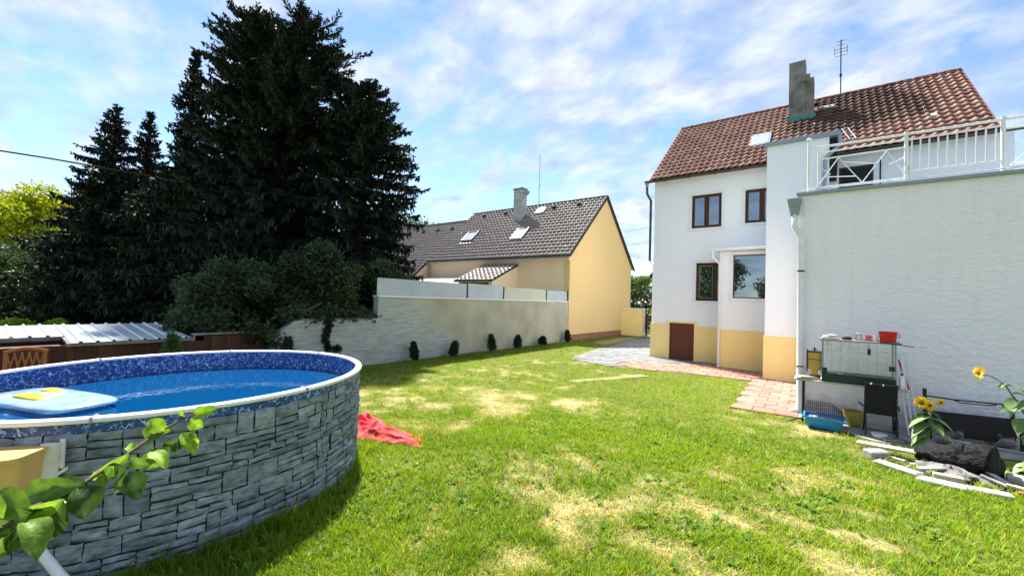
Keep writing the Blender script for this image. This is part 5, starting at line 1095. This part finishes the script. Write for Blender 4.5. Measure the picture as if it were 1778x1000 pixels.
MB().box(.82, .90, 9.60, 9.62, 1.12, 1.2).build('latch', 'greenbox', tk); MB().box(-.09, -.02, 9.60, 9.62, .98, 1.08).build('latch', 'greenbox', tk)
def single(mb, name, mat, label, cat, smooth=False, group=None, **k): return tag(mb.build(name, mat, None, smooth, **k), label, cat, group)
la = thing('white_ladle', 'white plastic ladle hanging inside the glass hutch', 'ladle', (.1, 9.6, 1.3)); MB().tube([(.24, 9.6, 1.56), (.23, 9.6, 1.42), (.12, 9.6, 1.32)], .012, 6).build('handle', 'whitemetal', la); MB().lathe((.08, 9.6, 1.26), [(.01, 0), (.04, .02), (.05, .06)], 12, True, False).build('cup', 'whitemetal', la)
single(MB().tube([(-.02, 9.6, 1.56), (-.02, 9.6, 1.3)], .008, 6).obox((-.02, 9.6, 1.53), (.02, 0, 0), (0, .006, 0), (0, 0, .04)), 'hanging_tool', 'steel', 'thin metal tool hanging at the left end of the hutch', 'tool')
single(MB().obox((.56, 9.6, 1.42), (.022, 0, 0), (0, .008, 0), (0, 0, .05)).tube([(.56, 9.6, 1.56), (.56, 9.6, 1.47)], .004, 5), 'hanging_brush', 'bread', 'small brown brush hanging in the middle of the hutch', 'brush')
# things on the lid
eb = thing('egg_box_stack', 'stack of cream cartons on the left end of the hutch lid', 'carton', (0, 9.8, 1.6)); MB().box(-.10, .07, 9.66, 9.9, 1.6005, 1.625).build('carton', 'cream', eb); MB().box(-.09, .10, 9.68, 9.9, 1.6255, 1.65).build('carton', 'white2', eb); MB().box(-.02, .11, 9.67, 9.88, 1.6505, 1.675).build('carton', 'cream', eb)
b = MB(); nb_ = 16
b.lathe((.26, 9.78, 1.6), [(.06, .001), (.078, .02), (.07, .045), (.04, .06), (.005, .063)], 18); single(b, 'brown_cushion', 'bread', 'round dark brown pad on the hutch lid beside the cartons', 'pad', True)
j = thing('glass_jar', 'clear glass jar on the middle of the hutch lid', 'jar', (.43, 9.8, 1.6)); MB().lathe((.43, 9.8, 1.601), [(.04, 0), (.045, .01), (.045, .09), (.035, .11)], 18).build('jar_body', 'clear', j); MB().lathe((.43, 9.8, 1.712), [(.04, 0), (.04, .02)], 18).build('lid', 'cream', j)
b = MB(); b.lathe((.56, 9.78, 1.601), [(.035, 0), (.042, .05), (.05, .10), (.046, .10), (.036, .01)], 18, True, True); single(b, 'pink_mug', 'pinkplastic', 'small pink mug left of the red bucket', 'mug')
cpw = thing('white_cup', 'white cup with handle right beside the red bucket', 'cup', (.65, 9.78, 1.6)); MB().lathe((.65, 9.78, 1.601), [(.035, 0), (.042, .12), (.038, .12), (.03, .01)], 18).build('body', 'whitemetal', cpw); MB().tube([(.61, 9.77, 1.70), (.575, 9.76, 1.70), (.575, 9.76, 1.64), (.61, 9.77, 1.63)], .007, 6).build('handle', 'whitemetal', cpw)
bk = thing('red_bucket', 'bright red plastic bucket on the hutch lid', 'bucket', (.82, 9.78, 1.6)); b = MB()
prof = [(.105, .001), (.125, .17), (.135, .172), (.135, .185), (.118, .185), (.098, .02)]
b.lathe((.82, 9.78, 1.6), prof, 28); b.build('body', 'redplastic', bk, smooth=False); MB().tube([(.95, 9.78, 1.75), (.975, 9.78, 1.73), (.965, 9.78, 1.69), (.94, 9.78, 1.69)], .008, 6).build('handle', 'redplastic', bk)
# lantern
lt = thing('amber_canister', 'amber plastic canister in a dark frame on the left of the table', 'canister', (-.21, 9.8, .826))
MB().box(-.315, -.115, 9.72, 9.86, 1.0, 1.33).build('tank', 'amber', lt, bevel=.012); MB().box(-.26, -.16, 9.74, 9.84, .90, .999).build('neck', 'amber', lt); MB().box(-.28, -.12, 9.72, 9.86, .826, .90).build('stand', 'bread', lt)
MB().box(-.335, -.32, 9.71, 9.87, .96, 1.38).box(-.11, -.098, 9.71, 9.87, .96, 1.36).box(-.32, -.11, 9.715, 9.722, 1.19, 1.20).box(-.32, -.11, 9.71, 9.87, 1.335, 1.35).build('frame', 'blackmetal', lt); MB().tube([(-.21, 9.79, 1.35), (-.21, 9.79, 1.42)], .012, 8).tube([(-.25, 9.79, 1.38), (-.17, 9.79, 1.38)], .01, 6).build('tap', 'blackmetal', lt)
for i, (x, y, z, a, lab) in enumerate(((-.33, 9.6, .842, .2, 'split kindling stick lowest on the left of the table'), (-.25, 9.66, .842, -.3, 'kindling stick lying crosswise by the amber canister'), (-.28, 9.6, .872, .5, 'kindling stick on top of the small pile on the table'))):
    single(MB().obox((x, y, z), (.15*math.cos(a), .15*math.sin(a), 0), (-.02*math.sin(a), .02*math.cos(a), 0), (0, 0, .014)), 'kindling', 'ashwood', lab, 'firewood')
bo = thing('white_bottle', 'white spray bottle at the right end of the table', 'bottle', (.98, 9.7, .826)); MB().lathe((.99, 9.68, .826), [(.035, 0), (.037, .02), (.037, .17), (.018, .21), (.018, .235)], 16).build('body', 'whitemetal', bo, smooth=True); MB().lathe((.99, 9.68, 1.062), [(.02, 0), (.02, .03)], 12).build('cap', 'blackmetal', bo)
# cage
cg = thing('pet_cage', 'pet cage with blue tray and wire top under the table', 'cage', (-.05, 9.65, .02))
b = MB(); b.v = []; 
def rbox(x0, x1, y0, y1, z0, z1, ins): 
    m = MB(); m.v = [(x0+ins, y0+ins, z0), (x1-ins, y0+ins, z0), (x1-ins, y1-ins, z0), (x0+ins, y1-ins, z0), (x0, y0, z1), (x1, y0, z1), (x1, y1, z1), (x0, y1, z1)]; m.f = [(0, 3, 2, 1), (0, 1, 5, 4), (1, 2, 6, 5), (2, 3, 7, 6), (3, 0, 4, 7)]; return m
rbox(-.34, .22, 9.30, 9.72, .024, .20, .04).build('tray', 'blueplastic', cg); MB().box(-.37, .25, 9.27, 9.30, .185, .215).box(-.37, .25, 9.72, 9.75, .185, .215).box(-.37, -.34, 9.30, 9.72, .185, .215).box(.22, .25, 9.30, 9.72, .185, .215).build('tray_rim', 'blueplastic', cg)
pillow(-.06, 9.5, .16, .24, .17, .04, 0, 'bedding', 'paleslab', cg)
wz = MB()
for i in range(19): x = -.32+i*.0295; zt = .43 if x < .05 else .43-(x-.05)*.75; wz.tube([(x, 9.31, .21), (x, 9.33, zt), (x, 9.69, zt), (x, 9.71, .21)], .0028, 4, False)
for z in (.25, .29, .33, .37): wz.tube([(-.33, 9.31, z), (.2 if z < .32 else .12, 9.31, z)], .0028, 4, False); wz.tube([(-.33, 9.71, z), (.2 if z < .32 else .12, 9.71, z)], .0028, 4, False); wz.tube([(-.33, 9.31, z), (-.33, 9.71, z)], .0028, 4, False)
for y in (9.4, 9.5, 9.6, 9.69, 9.33): wz.tube([(-.32, y, .43), (.05, y, .43), (.21, y, .3)], .0028, 4, False)
tag(wz.build('wire_top', 'blackmetal', cg, fix=False), kind='stuff')
single(MB().lathe((.37, 10.0, .024), [(.09, 0), (.12, .05), (.145, .2), (.15, .27), (.14, .27), (.12, .1)], 24), 'ochre_pot', 'yellowpot', 'ochre yellow pot on the ground right of the pet cage', 'pot', True)
# black chair
bc = thing('black_chair', 'black folding garden chair standing in front of the table', 'chair', (.72, 9.45, 0))
MB().obox((.70, 9.40, .66), (.19, 0, 0), (0, .012, .002), (0, -.05, .26)).build('backrest', 'black', bc, bevel=.008); MB().obox((.70, 9.62, .40), (.20, 0, 0), (0, .2, -.01), (0, 0, .014)).build('seat', 'black', bc)
for x in (.50, .90): MB().tube([(x, 9.34, .93), (x, 9.45, .40), (x, 9.80, .0)], .013, 8).build('leg', 'blackmetal', bc); MB().tube([(x+.012, 9.82, .40), (x+.012, 9.45, .36), (x+.012, 9.38, .0)], .013, 8).build('leg', 'blackmetal', bc); MB().tube([(x+(-.03 if x < .7 else .03), 9.38, .52), (x+(-.06 if x < .7 else .06), 9.80, .50)], .016, 8).build('armrest', 'blackmetal', bc)
MB().tube([(.5, 9.40, .14), (.9, 9.40, .14)], .01, 6).build('brace', 'blackmetal', bc); MB().box(.56, .585, 9.325, 9.335, .90, .93).box(.72, .735, 9.325, 9.335, .89, .92).build('label_tab', 'white2', bc)
# drying racks
for i, (dx_, lab) in enumerate(((0, 'white folded drying rack leaning on the wall right of the table'), (.07, 'second white folded rack leaning just behind the first'))):
    rk = thing('drying_rack', lab, 'rack', (1.05+dx_, 10.1, 0)); x = 1.0+dx_; MB().tube([(x+.10, 9.85+dx_, .03), (x-.02, 10.42, 1.30), (x, 10.44, 1.36), (x+.045, 10.44, 1.36), (x+.06, 10.42, 1.30), (x+.17, 10.0+dx_, .03)], .012, 8).build('frame_tube', 'whitemetal', rk)
    for z in (.3, .6, .9): f = 1-z/1.3; MB().tube([(x-.02+.12*f, 10.42-.57*f, z), (x+.06+.11*f, 10.42-.42*f, z)], .006, 6).build('rung', 'steel', rk)
single(MB().beam((1.02, 10.44, 1.25), (1.15, 10.3, .75), .03, .012), 'red_strap', 'redplastic', 'dark red strap hanging on the folded racks', 'strap')
single(MB().lathe((.68, 9.35, .026), [(.07, 0), (.10, .05), (.11, .07), (.095, .07), (.06, .015)], 20), 'white_bowl', 'whitemetal', 'shallow white bowl on the ground below the black chair', 'bowl', True)
for i, (x, y, a, lab) in enumerate(((.85, 9.2, .3, 'short grey timber offcut on the ground by the chair'), (.98, 9.35, -.5, 'dark timber offcut between the chair and the sunflower'))): single(MB().obox((x, y, .045), (.13*math.cos(a), .13*math.sin(a), 0), (-.03*math.sin(a), .03*math.cos(a), 0), (0, 0, .022)), 'timber_offcut', 'concrete', lab, 'wood')
# black bench frame
bf = thing('black_bench', 'black metal bench frame with dark boards against the wall', 'bench', (1.88, 10.25, 0))
for x in (1.37, 2.38): MB().beam((x, 10.3, .02), (x-.02, 10.34, .80), .035, .05).build('post', 'blackmetal', bf); MB().beam((x, 9.95, .02), (x, 9.95, .40), .035, .04).build('leg', 'blackmetal', bf); MB().beam((x, 9.93, .40), (x, 10.32, .42), .035, .03).build('arm', 'blackmetal', bf)
MB().tube([(1.34, 10.34, .68), (1.75, 10.34, .665), (2.4, 10.34, .685)], .012, 8).build('top_rail', 'blackmetal', bf); MB().tube([(1.7, 10.33, .665), (1.8, 10.32, .63), (2.1, 10.32, .64), (2.2, 10.33, .66)], .01, 6).build('bent_rod', 'blackmetal', bf)
M['darkboard'] = pm('dark_board', (.022, .012, .010), (.012, .008, .007), 4, .7, .3, 20, stretch=(.4, 3, 3))
for i, (z, y) in enumerate(((.42, 10.2), (.33, 10.17), (.24, 10.14))): MB().obox((1.89+.01*i, y, z), (.46, 0, .02), (0, .02, -.004), (0, .012, .049)).build('board', 'darkboard', bf)
MB().obox((2.0, 10.05, .16), (.22, 0, .01), (0, .02, 0), (0, 0, .05)).build('board', 'darkboard', bf)
single(MB().tube([(1.42, 9.96, .06), (2.9, 9.80, .05)], .016, 8), 'metal_pole', 'steel', 'long bare metal pole lying in front of the black bench', 'pole')
for i, (x, y, r_, lab) in enumerate(((1.62, 10.2, .12, 'rounded grey rock under the left of the black bench'), (2.2, 10.15, .15, 'large grey rock under the right of the black bench'), (1.5, 9.75, .09, 'grey rock beside the sunflower behind the log'))):
    b = MB(); nu, nv = 12, 7
    for jj in range(nv+1):
        ph = -math.pi/2+math.pi*jj/nv
        for ii_ in range(nu): a = 2*math.pi*ii_/nu; k = r_*(1+.16*math.sin(3*a+jj+i)); b.v.append((x+k*1.3*math.cos(ph)*math.cos(a), y+k*math.cos(ph)*math.sin(a), .03+k*.6+k*.62*math.sin(ph)))
    for jj in range(nv):
        for ii_ in range(nu): b.f.append((jj*nu+ii_, jj*nu+(ii_+1) % nu, (jj+1)*nu+(ii_+1) % nu, (jj+1)*nu+ii_))
    single(b, 'rock', 'concrete', lab, 'rock')

# ------------------------------------------------------------------ sunflowers
def big_leaf(b, base, d, l, w, sag=.85):
    base = Vector(base); d = Vector(d).normalized(); s_ = d.cross(Vector((0, 0, 1))).normalized(); k = len(b.v); n = 6
    for i in range(n+1):
        t = i/n; c = base+d*(l*t)+Vector((0, 0, -sag*l*t*t)); ww = w*math.sin(math.pi*min(1, t*.92+.06))**.8*(1-.25*t); cup = .12*w
        b.v += [tuple(c-s_*ww/2+Vector((0, 0, cup))), tuple(c), tuple(c+s_*ww/2+Vector((0, 0, cup)))]
    for i in range(n): a = k+3*i; b.f += [(a, a+1, a+4, a+3), (a+1, a+2, a+5, a+4)]
def flower(par, c, nrm, r_):
    c = Vector(c); nrm = Vector(nrm).normalized(); u = nrm.cross(Vector((0, 0, 1))).normalized(); v = nrm.cross(u); hd = thing_part('flower_head', par)
    b = MB(); 
    for lay_ in range(2):
        for k in range(18):
            a = 2*math.pi*(k+.5*lay_)/18+rnd.uniform(-.08, .08); d = u*math.cos(a)+v*math.sin(a); s_ = nrm.cross(d); l = r_*rnd.uniform(.85, 1.1); o_ = nrm*(.008*lay_+rnd.uniform(-.012, .012)); p0 = c+d*r_*.35; i = len(b.v)
            b.v += [tuple(p0-s_*r_*.06+o_), tuple(p0+s_*r_*.06+o_), tuple(c+d*l*.7+s_*r_*.11+o_+nrm*.012), tuple(c+d*l+o_), tuple(c+d*l*.7-s_*r_*.11+o_+nrm*.012)]; b.f.append((i, i+1, i+2, i+3, i+4))
    b.build('petals', 'flowerY', hd, fix=False)
    b = MB(); n = 14; pts = [(.0, .018), (.22, .016), (.36, .006), (.42, -.02)]; b.v.append(tuple(c+nrm*.02))
    for rr, zz in pts[1:]:
        for k in range(n): a = 2*math.pi*k/n; b.v.append(tuple(c+(u*math.cos(a)+v*math.sin(a))*rr*r_+nrm*zz))
    for k in range(n): b.f.append((0, 1+k, 1+(k+1) % n))
    for ri in range(len(pts)-2):
        for k in range(n): b.f.append((1+ri*n+k, 1+ri*n+(k+1) % n, 1+(ri+1)*n+(k+1) % n, 1+(ri+1)*n+k))
    b.build('disc', 'flowerC', hd, fix=False)
M['sfleaf'] = pm('sunflower_leaf', (.13, .24, .06), (.20, .32, .10), 12, .55, .3, 30)
def sunflower(label, stem, heads, leaves):
    t = thing('sunflower', label, 'sunflower', stem[0]); MB().tube(stem, [.014]*(len(stem)-1)+[.009], 8).build('stem', 'stem', t, smooth=True)
    for c, n_, r_, st in heads: MB().tube([st, tuple((Vector(st)+Vector(c))/2+Vector((0, 0, .03))), tuple(Vector(c)-Vector(n_).normalized()*.02)], .008, 6).build('flower_stalk', 'stem', t); flower(t, c, n_, r_)
    for bs, d, l, w in leaves: b = MB(); big_leaf(b, bs, d, l, w*1.45); b.build('leaf', 'sfleaf', t, smooth=True, fix=False); 
    return t
sunflower('sunflower with a large and a small yellow head growing behind the log', [(1.06, 8.98, 0), (1.14, 9.05, .08), (1.24, 9.15, .2), (1.27, 9.18, .36), (1.26, 9.2, .60)],
          [((1.16, 9.14, .73), (-.2, -1, .25), .10, (1.26, 9.2, .58)), ((1.25, 9.16, .70), (.15, -1, .1), .085, (1.26, 9.2, .58)), ((1.38, 9.2, .76), (.5, -.8, .1), .06, (1.26, 9.2, .60))],
          [((1.26, 9.19, .50), (-1, -.35, .1), .26, .15), ((1.26, 9.19, .40), (-1, -.7, .0), .27, .15), ((1.25, 9.17, .30), (-.9, -.6, -.1), .26, .14), ((1.27, 9.19, .48), (1, -.3, .3), .26, .11), ((1.27, 9.19, .42), (.6, -.8, .1), .20, .13), ((1.27, 9.18, .30), (1, -.2, .0), .36, .15), ((1.2, 9.12, .2), (-.8, -.7, -.2), .2, .1), ((1.26, 9.2, .56), (-.6, .6, .2), .18, .12), ((1.26, 9.2, .58), (.8, .5, .1), .16, .1)])
sunflower('leaning sunflower with one drooping head at the right edge by the wall', [(2.40, 9.3, 0), (2.38, 9.3, .3), (2.30, 9.3, .62), (2.16, 9.3, .92), (2.06, 9.3, 1.12)],
          [((1.80, 9.26, 1.26), (-.85, -.45, .15), .105, (2.05, 9.3, 1.13))],
          [((2.22, 9.3, .85), (-1, -.4, .2), .24, .16), ((2.20, 9.3, .90), (-.5, -.8, .0), .24, .18), ((2.14, 9.3, 1.0), (1, -.3, .3), .26, .12), ((2.3, 9.3, .62), (-.7, -.8, .1), .25, .20), ((2.3, 9.3, .66), (1, -.5, .1), .26, .18), ((2.08, 9.3, 1.1), (.7, -.4, .5), .2, .11), ((2.06, 9.3, 1.12), (-.5, -.6, .3), .13, .07), ((2.35, 9.3, .42), (-.6, -.8, .1), .22, .15), ((2.37, 9.3, .35), (.8, -.6, .1), .22, .16)])
sunflower('short sunflower at the right edge low behind the log', [(2.2, 8.75, 0), (2.2, 8.75, .16), (2.19, 8.74, .25)], [((2.17, 8.70, .27), (-.3, -1, .4), .07, (2.19, 8.74, .24))], [((2.2, 8.75, .12), (-1, -.4, .3), .24, .14), ((2.2, 8.75, .16), (-.6, -.9, .2), .2, .13), ((2.2, 8.75, .1), (-.9, .4, .2), .26, .15), ((2.2, 8.75, .14), (1, -.4, .2), .2, .12)])

# ------------------------------------------------------------------ burnt log and scrap
b = MB(); n = 26; m_ = 46; A = Vector((1.02, 8.46, .11)); B_ = Vector((1.74, 8.10, .20)); ax = (B_-A); ln_ = ax.length; ax.normalize(); sd1 = ax.cross(Vector((0, 0, 1))).normalized(); u1 = sd1.cross(ax)
for i in range(m_+1):
    t = i/m_; rr = .10+.135*min(1, t*1.25)**1.1; rr *= (1 if 0 < i < m_ else .75)
    for k in range(n):
        a = 2*math.pi*k/n; nz = float(fbm(np.array([a*1.6+20]), np.array([t*7+3]), 4)[0])-.5; nz2 = float(vnoise(np.array([math.cos(a)*2+8]), np.array([math.sin(a)*2+t*3+8]))[0])-.5
        nz3 = float(fbm(np.array([a*4+11]), np.array([t*22+30]), 2)[0])-.5; r_ = rr*(1+.55*nz+.35*nz2+.22*nz3); p = A+ax*(ln_*t+.05*nz*(1 if 0 < i < m_ else 0))+sd1*math.cos(a)*r_*1.0+u1*math.sin(a)*r_; b.v.append((p.x, p.y, max(.01, p.z)))
for i in range(m_):
    for k in range(n): b.f.append((i*n+k, i*n+(k+1) % n, (i+1)*n+(k+1) % n, (i+1)*n+k))
b.f.append(tuple(range(n))[::-1]); b.f.append(tuple(m_*n+k for k in range(n)))
single(b, 'burnt_log', 'charred', 'large charred black log lying at the fire place', 'log', True)
b = MB(); n = 20
for i in range(7):
    t = i/6
    for k in range(n): a = 2*math.pi*k/n; r_ = (1-t)*(1+.25*math.sin(3*a+1)); b.v.append((1.3+.42*r_*math.cos(a), 8.0+.26*r_*math.sin(a)-.1*r_*math.cos(a), .015+.10*t**.7*(1+.3*math.sin(5*a+i))))
for i in range(6):
    for k in range(n): b.f.append((i*n+k, i*n+(k+1) % n, (i+1)*n+(k+1) % n, (i+1)*n+k))
o = single(b, 'ash_heap', 'ash', 'grey heap of ash in front of the burnt log', 'ash', True); 
def plank(a, c, w, h, name, mat, label, cat='plank', bev=.006): return single(MB().beam(a, c, w, h), name, mat, label, cat, bevel=bev)
plank((.36, 8.50, .10), (1.03, 8.42, .12), .16, .035, 'weathered_plank', 'ashwood', 'long weathered plank left of the burnt log')
plank((.45, 7.98, .07), (.66, 8.16, .07), .17, .13, 'broken_block', 'paleslab', 'white broken concrete block under the weathered plank', 'block', .015)
plank((.53, 7.78, .05), (.95, 7.52, .045), .15, .075, 'kerb_stone', 'paleslab', 'pale kerb stone edging the fire place on the left', 'kerb', .02)
plank((.90, 7.46, .03), (1.34, 7.42, .03), .20, .05, 'edging_slab', 'paleslab', 'pale flat slab in the middle of the fire place edge', 'slab', .012)
plank((1.35, 7.44, .03), (1.72, 7.50, .03), .16, .05, 'edging_slab', 'paleslab', 'pale flat slab at the right front of the fire place', 'slab', .012)
plank((.95, 7.72, .08), (1.22, 7.92, .10), .07, .03, 'white_batten', 'greybatten', 'short white batten leaning on the ash heap', 'batten')
plank((1.08, 7.66, .06), (1.36, 7.66, .06), .09, .06, 'timber_offcut', 'ashwood', 'short brown timber in front of the ash heap', 'wood')
plank((1.58, 8.02, .16), (1.82, 7.80, .05), .06, .025, 'white_batten', 'greybatten', 'upper pale batten against the right end of the log', 'batten')
plank((1.56, 7.94, .10), (1.76, 7.80, .05), .07, .03, 'white_batten', 'greybatten', 'lower pale batten against the right end of the log', 'batten')
plank((1.74, 7.82, .07), (2.05, 7.72, .05), .08, .035, 'split_firewood', 'ashwood', 'split firewood piece at the right of the fire place', 'firewood')
plank((1.80, 7.66, .04), (2.1, 7.60, .04), .09, .04, 'split_firewood', 'chairwood', 'reddish split firewood at the lower right edge', 'firewood')
plank((1.82, 8.20, .06), (2.25, 8.10, .06), .22, .09, 'broken_block', 'paleslab', 'pale slab on the ground at the right edge beside the log', 'block', .02)
plank((.70, 8.12, .06), (.86, 8.0, .07), .05, .03, 'white_batten', 'greybatten', 'small white batten between the block and the ash', 'batten')
plank((.78, 8.22, .04), (.98, 8.16, .05), .03, .03, 'charred_stick', 'charred', 'thin charred stick beside the log end', 'stick')
for i in range(16):
    x, y = rnd.uniform(.6, 1.75), rnd.uniform(7.55, 8.05); r_ = rnd.uniform(.02, .045); b = MB().obox((x, y, r_*.6+.02), (r_, .006, .004), (-.004, r_*.7, .005), (.003, 0, r_*.6)); tag(b.build('rubble_stone', 'paleslab' if i % 3 else 'charred', None, bevel=r_*.3), 'small broken stone strewn round the ash heap', 'stone', 'rubble stones by the ash heap')

# ================================================================== FOREGROUND BRANCH (from a small tree left of the viewer)
tr = thing('apple_tree', 'leafy apple twig reaching in from the left over the pool wall', 'tree', (-1.05, -1.15, 0))
MB().tube([(-1.05, -1.15, 0), (-1.0, -1.1, .8), (-1.08, -1.0, 1.5), (-1.05, -1.1, 2.5)], [.05, .042, .035, .015], 8).build('trunk', 'twig', tr, smooth=True)
tw_pts = [Vector((-1.07, -1.0, 1.45)), Vector((-1.2, -.5, 1.60)), pos(-40, 928, .82), pos(10, 915, .86), pos(60, 880, .91), pos(140, 842, 1.0), pos(210, 796, 1.1), pos(265, 757, 1.2), pos(322, 724, 1.28), pos(360, 712, 1.32)]
MB().tube(tw_pts, [.012, .010, .007, .0062, .0056, .005, .0042, .0034, .0026, .002], 7).build('twig', 'twig', tr, smooth=True)
M['appleleaf'] = attrmat('apple_leaf', .45, .5, .30, 55, .25)
_nt = M['appleleaf'].node_tree; _b = _nt.nodes['Principled BSDF']; _t = _nt.nodes.new('ShaderNodeTexCoord'); _n = _nt.nodes.new('ShaderNodeTexVoronoi'); _n.inputs['Scale'].default_value = 90; _n.feature = 'DISTANCE_TO_EDGE'
L(_nt, _t.outputs['Object'], _n.inputs['Vector']); _bp = _nt.nodes.new('ShaderNodeBump'); _bp.inputs['Strength'].default_value = .5; _bp.inputs['Distance'].default_value = .002; L(_nt, _n.outputs['Distance'], _bp.inputs['Height']); L(_nt, _bp.outputs[0], _b.inputs['Normal'])
def apple_leaf(c0, c1, w, seed, col, curl=.15, tilt=0.):
    """leaf blade from stalk end c0 to tip c1, width w"""
    q = random.Random(seed); c0 = Vector(c0); c1 = Vector(c1); d = c1-c0; l = d.length; d.normalize(); v = (Vector((0, 0, CAMZ))-c0).normalized(); s_ = d.cross(v).normalized(); nn = s_.cross(d); ca, sa = math.cos(tilt), math.sin(tilt); s_, nn = s_*ca+nn*sa, nn*ca-s_*sa
    n = 9; V = []; F = []
    for i in range(n+1):
        t = i/n; wid = w*(math.sin(math.pi*t**.8)**.75 if 0 < t < 1 else .02)*.5; c = c0+d*l*t+nn*(curl*l*math.sin(math.pi*t)*.6-curl*l*t*t*.5)
        for k in (-1, -.5, 0, .5, 1): V.append(tuple(c+s_*wid*k*(1+(q.uniform(-.10, .10) if abs(k) == 1 else 0))+nn*(abs(k)*wid*(.35+.25*math.sin(6*t+seed))+q.uniform(-.035, .035)*w)))
    for i in range(n):
        for k in range(4): a = i*5+k; F.append((a, a+1, a+6, a+5))
    o0 = tr.location; me = bpy.data.meshes.new('leaf'); me.from_pydata([(x-o0.x, y-o0.y, z-o0.z) for x, y, z in V], [], F)
    at_ = me.color_attributes.new('Col', 'FLOAT_COLOR', 'POINT'); arr = np.ones((len(V), 4), np.float32); arr[:, :3] = col; rib = np.arange(len(V)) % 5 == 2; arr[rib, :3] = np.array(col)*1.35+.02; at_.data.foreach_set('color', arr.ravel())
    me.polygons.foreach_set('use_smooth', np.ones(len(F), bool)); me.materials.append(M['appleleaf']); o = bpy.data.objects.new('leaf', me); COL.objects.link(o); o.parent = tr; return o
LG = (.20, .34, .02); DG = (.035, .075, .012); MG = (.10, .19, .018)
# (stalk u,v) (tip u,v) depth width(px) colour tilt
for i, (u0, v0, u1, v1, dp, wp, c, tl) in enumerate((
        (335, 722, 378, 708, 1.30, 22, LG, .3), (330, 728, 352, 742, 1.30, 24, LG, -.4), (318, 722, 318, 712, 1.29, 14, LG, .9),
        (285, 748, 258, 728, 1.22, 26, LG, .2), (284, 750, 246, 768, 1.22, 30, MG, -.5), (300, 745, 262, 735, 1.24, 20, LG, .6),
        (315, 752, 340, 788, 1.25, 26, LG, .4), (330, 755, 342, 778, 1.26, 24, LG, -.5), (310, 760, 290, 785, 1.23, 28, DG, .2), (262, 780, 270, 815, 1.18, 30, MG, -.3), (262, 782, 290, 812, 1.17, 26, LG, .5),
        (235, 785, 226, 768, 1.14, 18, LG, .2), (224, 788, 150, 838, 1.10, 24, LG, .3), (226, 796, 258, 808, 1.12, 22, MG, -.6),
        (224, 818, 240, 866, 1.08, 36, DG, .25), (205, 805, 200, 862, 1.06, 26, (.06, .13, .03), .9), (195, 808, 175, 850, 1.05, 22, MG, -.7),
        (150, 836, 74, 858, .99, 44, DG, .15), (140, 842, 20, 868, .97, 40, MG, -.2), (135, 845, 150, 900, .96, 50, DG, .4), (110, 865, 60, 945, .93, 62, DG, -.25), (112, 866, 5, 905, .92, 36, LG, .5), (118, 872, 90, 868, .95, 22, (.45, .6, .3), .8),
        (50, 885, -5, 850, .89, 40, MG, .3), (55, 890, -20, 925, .88, 44, MG, -.3), (40, 905, 70, 965, .87, 46, MG, .5), (20, 915, -25, 975, .86, 44, MG, -.4), (5, 900, -40, 870, .85, 40, LG, .2), (30, 912, 20, 960, .86, 36, DG, .7))):
    apple_leaf(pos(u0, v0, dp), pos(u1, v1, dp+rnd.uniform(-.03, .03)), wp/FPX*dp, i, c, rnd.uniform(.05, .3), tl)
# rest of the little tree, out of frame
q = random.Random(5)
for i in range(70):
    c = Vector((-1.05+q.gauss(0, .25), -1.25+q.gauss(0, .2), 1.9+q.gauss(0, .35))); apple_leaf(c, c+Vector((q.uniform(-.06, .06), q.uniform(-.06, .06), q.uniform(-.06, .03))), .04, 100+i, MG, .2, q.uniform(-1, 1))

# ================================================================== OVERHEAD CABLE
cp = [pos(-60, 255, 14), pos(0, 262, 14), pos(90, 276, 14), pos(175, 291, 14), pos(260, 306, 15), pos(380, 330, 16.5), pos(470, 350, 17.5)]
cbl = thing('overhead_cable', 'dark sagging cable with dangling end in front of the spruces', 'cable', tuple(cp[1])); MB().tube(cp, .028, 6).build('cable', 'bark', cbl); MB().tube([pos(160, 288, 14), pos(162, 300, 14), pos(154, 310, 14), pos(150, 322, 14)], .02, 6).build('loose_end', 'bark', cbl)
wr = single(MB().tube([(-14.0, 34, 8.2), (-9, 34.2, 8.75), (-4, 34.5, 9.5)], .015, 5), 'power_line', 'blackmetal', 'thin power line between the two houses', 'power line')
print('SPRUCE QUADS', NQ, 'tris', sum(len(o.data.polygons) for o in bpy.data.objects if o.type == 'MESH'))
